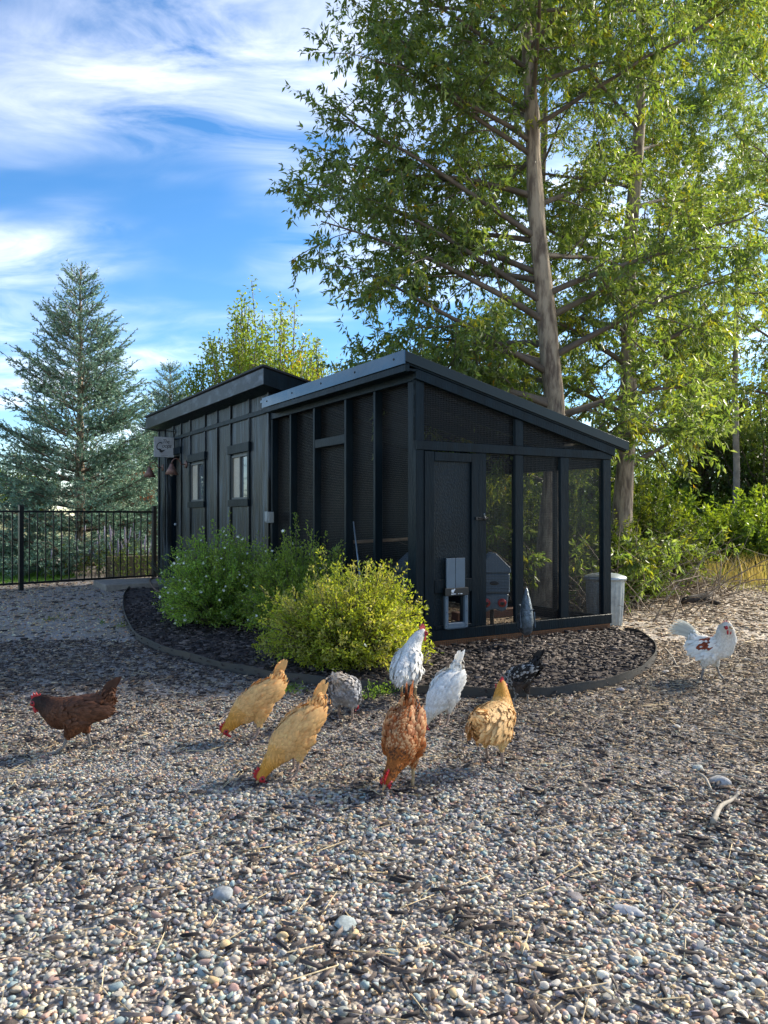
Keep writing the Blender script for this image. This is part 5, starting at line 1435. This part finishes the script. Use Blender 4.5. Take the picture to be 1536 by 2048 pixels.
def make_bird(label, foot, heading, pose, scale, colf, comb=1.0, legm=LEG_PINK, group=None, tail_curve=0.0, tail_n=16, seed=1, fluff=1.0, headturn=0.0, shank=0.10, plain_tail=None, tail_spread=0.42, tail_w=1.0, slim=0.82):
    rng = np.random.default_rng(seed)
    po = POSES[pose]; sp = po['sp']
    root = empty('chicken', foot, math.atan2(heading[1], heading[0]), label, 'chicken', group)
    root.scale = (scale,)*3
    # sideways turn of neck and head
    S = np.array([(x, headturn*max(0, i-3)**1.3*0.012, z) for i, (x, z, a, b) in enumerate(sp)])
    rr = np.array([(a*slim, b) for (_, _, a, b) in sp])
    mb = MB()
    for i in range(len(S)-1):
        for t in np.linspace(0, 1, 5):
            c = S[i]*(1-t) + S[i+1]*t; r = rr[i]*(1-t) + rr[i+1]*t
            mb.ell(c, (r[1], r[0], r[1]), 14, 9)
    st = po['stride']; hipz = S[2][2]
    for sg in (1, -1):
        dx_ = st*sg
        for t in np.linspace(0, 1, 5):
            c = (-0.015 + dx_*0.6*t, sg*(0.052), hipz-0.045 + (shank+0.015-(hipz-0.045))*t)
            r = 0.056*(1-t) + 0.019*t
            mb.ell(c, (r*1.15, r*0.85, r), 10, 7)
    # folded wings as a swelling of the flank
    ax = unit((S[4]-S[1])[None])[0]; pit = math.atan2(ax[2], math.hypot(ax[0], ax[1]))
    rot = Matrix.Rotation(-pit, 3, 'Y')
    for sg in (1, -1):
        c = S[2]*0.75 + S[1]*0.25 + np.array([0, sg*(rr[2][0]*0.80), 0.012])
        mb.ell(c, (0.115, 0.030, 0.060), 14, 9, rot)
    tmp = bpy.data.objects.new('body_tmp', mb.mesh('body_tmp')); COL.objects.link(tmp)
    rm = tmp.modifiers.new('r', 'REMESH'); rm.mode = 'VOXEL'; rm.voxel_size = 0.0075; rm.use_smooth_shade = True
    sm = tmp.modifiers.new('s', 'SMOOTH'); sm.factor = 0.5; sm.iterations = 6
    dg = bpy.context.evaluated_depsgraph_get()
    me = bpy.data.meshes.new_from_object(tmp.evaluated_get(dg))
    bpy.data.objects.remove(tmp)
    me.name = 'body'
    nv = len(me.vertices); V = np.empty(nv*3, np.float32); me.vertices.foreach_get('co', V); V = V.reshape(-1, 3).astype(float)
    def along(P):
        best = np.full(len(P), 1e9); u = np.zeros(len(P)); T = np.zeros((len(P), 3))
        for i in range(len(S)-1):
            a, b = S[i], S[i+1]; d = b-a; t = np.clip(((P-a) @ d)/(d @ d), 0, 1)
            q = a + t[:, None]*d; ds = ((P-q)**2).sum(1)/((rr[i][0]*(1-t)+rr[i+1][0]*t)**2)
            k = ds < best; best[k] = ds[k]; u[k] = (i + t[k])/(len(S)-1); T[k] = d/np.linalg.norm(d)
        return u, T
    u, _ = along(V)
    cb, ct = colf(V, u, np.random.default_rng(seed), S)
    a = me.attributes.new('col', 'FLOAT_COLOR', 'POINT'); c4 = np.ones((nv, 4), np.float32); c4[:, :3] = np.clip(cb, 0.004, 0.85)*0.85; a.data.foreach_set('color', c4.ravel())
    for p in me.polygons: p.use_smooth = True
    me.materials.clear()
    link('body', me, root, FEATHER)
    # sample the surface for feathers
    me.calc_loop_triangles(); nt = len(me.loop_triangles); tri = np.empty(nt*3, np.int32); me.loop_triangles.foreach_get('vertices', tri); tri = tri.reshape(-1, 3)
    A = V[tri]; cr = np.cross(A[:, 1]-A[:, 0], A[:, 2]-A[:, 0]); ar = np.linalg.norm(cr, axis=1); Nn = cr/(ar[:, None]+1e-12)
    def sample(n):
        k = rng.choice(nt, n, p=ar/ar.sum()); w = rng.dirichlet((1, 1, 1), n)
        return (A[k]*w[:, :, None]).sum(1), Nn[k]
    P, N = sample(5000)
    u, T = along(P); hipcut = P[:, 2] > shank*0.98
    keep = (u < 0.955) & hipcut; P, N, u, T = P[keep], N[keep], u[keep], T[keep]
    D = -T + np.array([0, 0, -0.25])*(1-u)[:, None] + rng.normal(0, 0.16, P.shape)
    leg_zone = P[:, 2] < hipz - 0.075
    D[leg_zone] = np.array([-0.15, 0, -1.0]) + rng.normal(0, 0.2, (leg_zone.sum(), 3))
    neck = np.clip((u-0.55)/0.3, 0, 1)
    L = (0.027*(1-neck) + 0.019*neck)*rng.uniform(0.75, 1.25, len(P)); W = (0.0130*(1-neck)+0.0068*neck)*rng.uniform(0.8, 1.15, len(P))
    lift = (0.0024*fluff*(1-neck) + 0.0012*neck)*rng.uniform(0.4, 1.6, len(P))
    C, Ct = colf(P, u, rng, S); v = rng.uniform(0.86, 1.12, (len(P), 1))
    Vf, Ff, Cf = feather_cards(P, D, N, L, W, lift, C*v, Ct*v)
    o = link('plumage', np_mesh('plumage', Vf, Ff, Cf, True), root, FEATHER); o['kind'] = 'stuff'
    # wings: longer overlapping feathers on either flank
    P, N = sample(5200); u, T = along(P)
    cw = S[2]*0.75 + S[1]*0.25; rel = P - cw
    lx = rel @ ax; lz = rel[:, 2] - lx*ax[2]
    for sg in (1, -1):
        k = (N[:, 1]*sg > 0.45) & (np.abs(lx) < 0.115) & (np.abs(lz - 0.015) < 0.062) & (P[:, 1]*sg > 0.03)
        p, nn, l = P[k][:150], N[k][:150], lx[k][:150]
        d = -ax + np.array([0, 0, -0.12]) + rng.normal(0, 0.09, p.shape)
        ln = np.interp(l, [-0.11, 0.11], [0.085, 0.036])*rng.uniform(0.85, 1.15, len(p)); wd = np.interp(l, [-0.11, 0.11], [0.022, 0.024])
        uu, _ = along(p); C, Ct = colf(p, uu, rng, S, wing=True); v = rng.uniform(0.9, 1.07, (len(p), 1))
        Vf, Ff, Cf = feather_cards(p + nn*0.006, d, nn, ln, np.full(len(p), 1.0)*wd, np.full(len(p), 0.005), C*v, Ct*v)
        w = link('wing', np_mesh('wing', Vf, Ff, Cf, True), root, FEATHER); w['kind'] = 'stuff'
    # tail: a steep tent of long feathers, curved over for a rooster
    tb = S[0]; td = np.array([po['tail'][0], 0, po['tail'][1]]); td /= np.linalg.norm(td)
    Vs, Fs, Cs, b = [], [], [], 0
    perp = np.array([-td[2], 0, td[0]])
    for i in range(tail_n):
        sgn = 1 if i % 2 else -1; f = (i//2)/(tail_n/2)
        d = td + (perp*(f-0.45)*tail_spread*(-1) if tail_spread < 1 else perp*(f-0.12)*0.8) + np.array([0, sgn*(0.03+0.08*f), 0]); d /= np.linalg.norm(d)
        l = po['tl']*(1.05-0.35*f)*rng.uniform(0.9, 1.08); w = 0.030*tail_w*(0.8+0.4*(1-f))
        side = unit(np.cross(d, np.array([0, sgn, 0.25*sgn]))[None])[0]
        base = tb + np.array([0.02, sgn*0.012*(1-f), 0.0]) - d*0.02
        m = 7; t = np.linspace(0, 1, m)
        cur = np.array([-1.0, 0, -0.9])*tail_curve*l
        ctr = base + d[None]*(l*t)[:, None] + cur[None]*(t**2.2)[:, None]
        wid = w*np.array([0.45, 0.8, 1.0, 1.05, 1.0, 0.8, 0.25])
        V2 = np.concatenate([ctr+side*wid[:, None]*0.5, ctr-side*wid[:, None]*0.5])
        Fq = np.array([(j, j+1, m+j+1, m+j) for j in range(m-1)])
        cc = (np.array(plain_tail) if plain_tail is not None else colf(tb[None], np.zeros(1), rng, S)[0][0])*rng.uniform(0.75, 1.1)
        Vs.append(V2); Fs.append(Fq+b); Cs.append(np.tile(cc, (2*m, 1))); b += 2*m
    # soft cushion of feathers round the root of the tail
    nP = 320; cP = tb + rng.normal(0, 1, (nP, 3))*np.array([0.022, 0.020, 0.022]) + td*(rng.uniform(-0.02, 0.04, nP))[:, None]
    Nc = unit(cP - tb + 1e-4); Dc = td + rng.normal(0, 0.12, (nP, 3)); C, Ct = colf(cP, np.zeros(nP), rng, S); v = rng.uniform(0.85, 1.12, (nP, 1))
    Vf, Ff, Cf = feather_cards(cP, Dc, Nc, rng.uniform(0.03, 0.05, nP), rng.uniform(0.012, 0.018, nP), np.full(nP, 0.001), C*v, Ct*v)
    T3 = np.vstack(Fs); T3 = np.concatenate([T3[:, [0, 1, 2]], T3[:, [0, 2, 3]], Ff + b])
    tme = np_mesh('tail', np.vstack(Vs + [Vf]), T3, np.vstack(Cs + [Cf]), True)
    link('tail', tme, root, FEATHER)
    # head furniture
    hd = S[-1]; bk = np.array([po['beak'][0], headturn*0.35, po['beak'][1]]); bk /= np.linalg.norm(bk)
    upv = np.array([-bk[2], 0, bk[0]]); upv = upv if upv[2] > 0 or abs(upv[2]) < 0.3 and upv[0] > 0 else -upv
    upv = upv - bk*(upv @ bk); upv /= np.linalg.norm(upv); sd = np.cross(upv, bk)
    Mx = Matrix(((bk[0], sd[0], upv[0]), (bk[1], sd[1], upv[1]), (bk[2], sd[2], upv[2])))
    def H_(x, y, z): q = hd + bk*x + sd*y + upv*z; return tuple(q)
    MB().tube([H_(0.022,0,0.002), H_(0.042,0,0.0), H_(0.060,0,-0.008)], [0.012, 0.008, 0.0015], 9).build('beak', HORN, root, True)
    k = comb*1.25
    cm = MB(); cp = [(-0.030,0.020),(-0.034,0.020+0.022*k),(-0.018,0.020+0.018*k),(-0.014,0.022+0.034*k),(-0.004,0.020+0.020*k),(0.003,0.022+0.036*k),(0.011,0.018+0.020*k),(0.019,0.018+0.028*k),(0.024,0.010+0.012*k),(0.034,0.006),(0.016,0.010),(-0.010,0.018)]
    n = len(cp); v = [H_(x, -0.004, z) for x, z in cp] + [H_(x, 0.004, z) for x, z in cp]
    cm.add(v, [tuple(range(n))[::-1], tuple(range(n, 2*n))] + [(i, (i+1) % n, n+(i+1) % n, n+i) for i in range(n)])
    cm.build('comb', SKIN_RED, root)
    fc = MB()
    for sg in (1, -1): fc.ell(H_(0.013, sg*0.019, -0.002), (0.020, 0.012, 0.016), 10, 7, Mx)
    fc.build('face', SKIN_RED, root, True)
    for sg in (1, -1):
        MB().ell(H_(0.020, sg*0.012, -0.026-0.010*k), (0.009, 0.005, 0.014+0.010*k), 9, 7, Mx).build('wattle', SKIN_RED, root, True)
        MB().ell(H_(0.012, sg*0.0305, 0.004), (0.0065, 0.004, 0.0065), 8, 6, Mx).build('eye', EYE, root, True)
    # shanks and toes
    for sg in (1, -1):
        dx_ = st*sg; lm = MB(); fx, fy = dx_*1.25, sg*0.055
        lm.tube([(-0.015+dx_*0.55, sg*0.052, shank+0.02), (-0.012+dx_*0.9, sg*0.054, shank*0.5), (fx, fy, 0.020), (fx+0.004, fy, 0.012)], [0.0105, 0.0080, 0.0085, 0.0095], 8)
        for a, l in ((0.0, 0.058), (0.55, 0.05), (-0.55, 0.05), (math.pi, 0.028)):
            c_, s_ = math.cos(a), math.sin(a)
            lm.tube([(fx, fy, 0.014), (fx+c_*l*0.5, fy+s_*l*0.5, 0.013), (fx+c_*l*0.85, fy+s_*l*0.85, 0.007), (fx+c_*l, fy+s_*l, 0.003)], [0.0075, 0.006, 0.0052, 0.0015], 7)
        lm.build('leg', legm, root, True)
    return root

def lerp(a, b, t): return np.array(a)[None]*(1-t[:, None]) + np.array(b)[None]*t[:, None]
def col_buff(P, u, rng, S, wing=False):
    t = np.clip((u-0.5)/0.35, 0, 1); c = lerp((0.80, 0.46, 0.17), (0.70, 0.33, 0.05), t)
    belly = np.clip((0.17-P[:, 2])/0.08, 0, 1)*(u < 0.6); c = c*(1-belly[:, None]) + np.array((0.70, 0.52, 0.24))*belly[:, None]
    c = c*rng.uniform(0.9, 1.08, (len(P), 1)); return c, c*np.array((1.05, 1.07, 1.12))
def col_palebuff(P, u, rng, S, wing=False):
    c, t = col_buff(P, u, rng, S, wing); k = np.clip((0.62-u)/0.2, 0, 1)[:, None]
    return c*(1-k) + (c*0.75 + np.array((0.20, 0.16, 0.085)))*k, t*(1-k) + (t*0.8+np.array((0.16, 0.13, 0.08)))*k
def col_brown(P, u, rng, S, wing=False):
    t = np.clip((u-0.5)/0.3, 0, 1); c = lerp((0.105, 0.045, 0.024), (0.032, 0.018, 0.014), t)
    belly = np.clip((0.19-P[:, 2])/0.06, 0, 1)*(P[:, 0] < 0.03); c = c*(1-belly[:, None]) + np.array((0.15, 0.062, 0.030))*belly[:, None]
    c = c*rng.uniform(0.75, 1.25, (len(P), 1)); return c, c*np.array((1.25, 1.2, 1.15))
def col_red(P, u, rng, S, wing=False):
    t = np.clip((u-0.55)/0.2, 0, 1); c = lerp((0.33, 0.095, 0.022), (0.36, 0.115, 0.02), t)
    c = c*rng.uniform(0.8, 1.2, (len(P), 1)); tip = c.copy()
    pale = (u < 0.6) & (rng.uniform(0, 1, len(P)) < 0.55); tip[pale] = np.array((0.62, 0.36, 0.17))*rng.uniform(0.8, 1.1, (pale.sum(), 1))
    dk = (u >= 0.55) & (rng.uniform(0, 1, len(P)) < 0.45); tip[dk] = (0.03, 0.016, 0.01)
    return c, tip
def col_white(P, u, rng, S, wing=False):
    c = np.tile(np.array((0.80, 0.78, 0.73)), (len(P), 1))*rng.uniform(0.92, 1.05, (len(P), 1))
    ye = np.clip((0.16-P[:, 2])/0.05, 0, 1)[:, None]*0.5; c = c*(1-ye)+np.array((0.60, 0.50, 0.34))*ye
    return c, c*1.04
def col_creamneck(P, u, rng, S, wing=False):
    c, t = col_white(P, u, rng, S); k = np.clip((u-0.62)/0.2, 0, 1)[:, None]*0.55
    return c*(1-k)+np.array((0.62, 0.54, 0.40))*k, t
def col_lav(P, u, rng, S, wing=False):
    c = np.tile(np.array((0.42, 0.43, 0.46)), (len(P), 1)); k = np.clip((0.30-u)/0.2, 0, 1)[:, None]*(P[:, 2:3] > 0.22)
    c = c*(1-k) + np.array((0.42, 0.36, 0.30))*k; lo = np.clip((0.17-P[:, 2:3])/0.06, 0, 1); c = c*(1-lo)+np.array((0.50, 0.48, 0.46))*lo
    c = c*rng.uniform(0.78, 1.18, (len(P), 1)); return c, c*1.15
def col_laced(P, u, rng, S, wing=False):
    c = np.tile(np.array((0.022, 0.021, 0.022)), (len(P), 1)); fl = (P[:, 2] < 0.20) & (u < 0.5)
    c[fl] = (0.075, 0.062, 0.056); c = c*rng.uniform(0.7, 1.3, (len(P), 1)); tip = c.copy()
    k = (u > 0.45) & (rng.uniform(0, 1, len(P)) < 0.6); tip[k] = (0.62, 0.61, 0.58)
    k = (u <= 0.45) & (u > 0.1) & (P[:, 2] > 0.2) & (rng.uniform(0, 1, len(P)) < 0.28); tip[k] = (0.50, 0.49, 0.47)
    return c, tip
def col_cock(P, u, rng, S, wing=False):
    c, t = col_white(P, u, rng, S); k = np.clip((u-0.72)/0.2, 0, 1)[:, None]*0.35; c = c*(1-k)+np.array((0.60, 0.50, 0.36))*k
    d = np.sqrt((P[:, 0]-0.005)**2 + (P[:, 2]-0.285)**2*1.2); m = rng.uniform(0, 1, len(P)) < np.clip(1.55 - d/0.034, 0, 0.9)
    c[m] = np.array((0.22, 0.045, 0.018))*rng.uniform(0.7, 1.3, (m.sum(), 1)); t[m] = c[m]
    return c, t

ft = lambda px, py: G(px, py, 0.0)
make_bird('dark brown hen walking across the gravel apart from the others', ft(150, 1503), (-1, -0.10), 'walk', 0.93, col_brown, 0.75, LEG_GREY, seed=1, headturn=-0.3, plain_tail=(0.075, 0.035, 0.022))
make_bird('buff hen pecking with tail raised, beside the edging and the round stone', ft(512, 1478), (-0.80, -0.60), 'low', 0.88, col_buff, 0.7, LEG_PINK, seed=2)
make_bird('buff hen pecking with red comb at the ground, before the other buff pecker', ft(588, 1552), (-0.74, -0.67), 'peck', 0.88, col_buff, 0.85, LEG_PINK, seed=3)
make_bird('pale grey fluffy hen seen from behind, bent to the ground', ft(692, 1440), (0.28, 1), 'squat', 0.90, col_lav, 0.6, LEG_PINK, seed=4, fluff=1.9, plain_tail=(0.42, 0.36, 0.31), shank=0.098)
make_bird('white rooster standing upright with its back turned, in front of the yellow-green bush', ft(818, 1400), (0.45, 1), 'tall', 0.99, col_white, 0.9, LEG_YEL, seed=5, tail_n=22, shank=0.115, headturn=-1.0)
make_bird('white hen pecking with tail raised, behind the red-brown hen', ft(886, 1450), (-0.66, -0.75), 'peck', 0.86, col_creamneck, 0.95, LEG_PINK, seed=6)
make_bird('red-brown speckled hen bending its head towards the gravel', ft(806, 1570), (-0.20, -1), 'low', 0.92, col_red, 1.0, LEG_YEL, seed=7, headturn=-0.8)
make_bird('buff hen standing with its back turned beside the black hen', ft(990, 1528), (0.62, 0.9), 'up', 0.94, col_palebuff, 0.6, LEG_PINK, seed=8, fluff=1.3, headturn=0.5)
make_bird('black hen with white-speckled neck bending down beside the edging', ft(1040, 1408), (-0.8, 0.75), 'low', 0.78, col_laced, 0.8, LEG_GREY, seed=9, plain_tail=(0.018, 0.017, 0.018))
make_bird('white rooster with red-brown wing patch strutting on the brown litter', ft(1424, 1362), (0.85, -0.62), 'cock', 1.02, col_cock, 0.55, LEG_GREY, seed=10, headturn=-2.0, tail_curve=0.40, tail_n=30, tail_spread=1.5, tail_w=0.85, plain_tail=(0.62, 0.62, 0.56), shank=0.11)
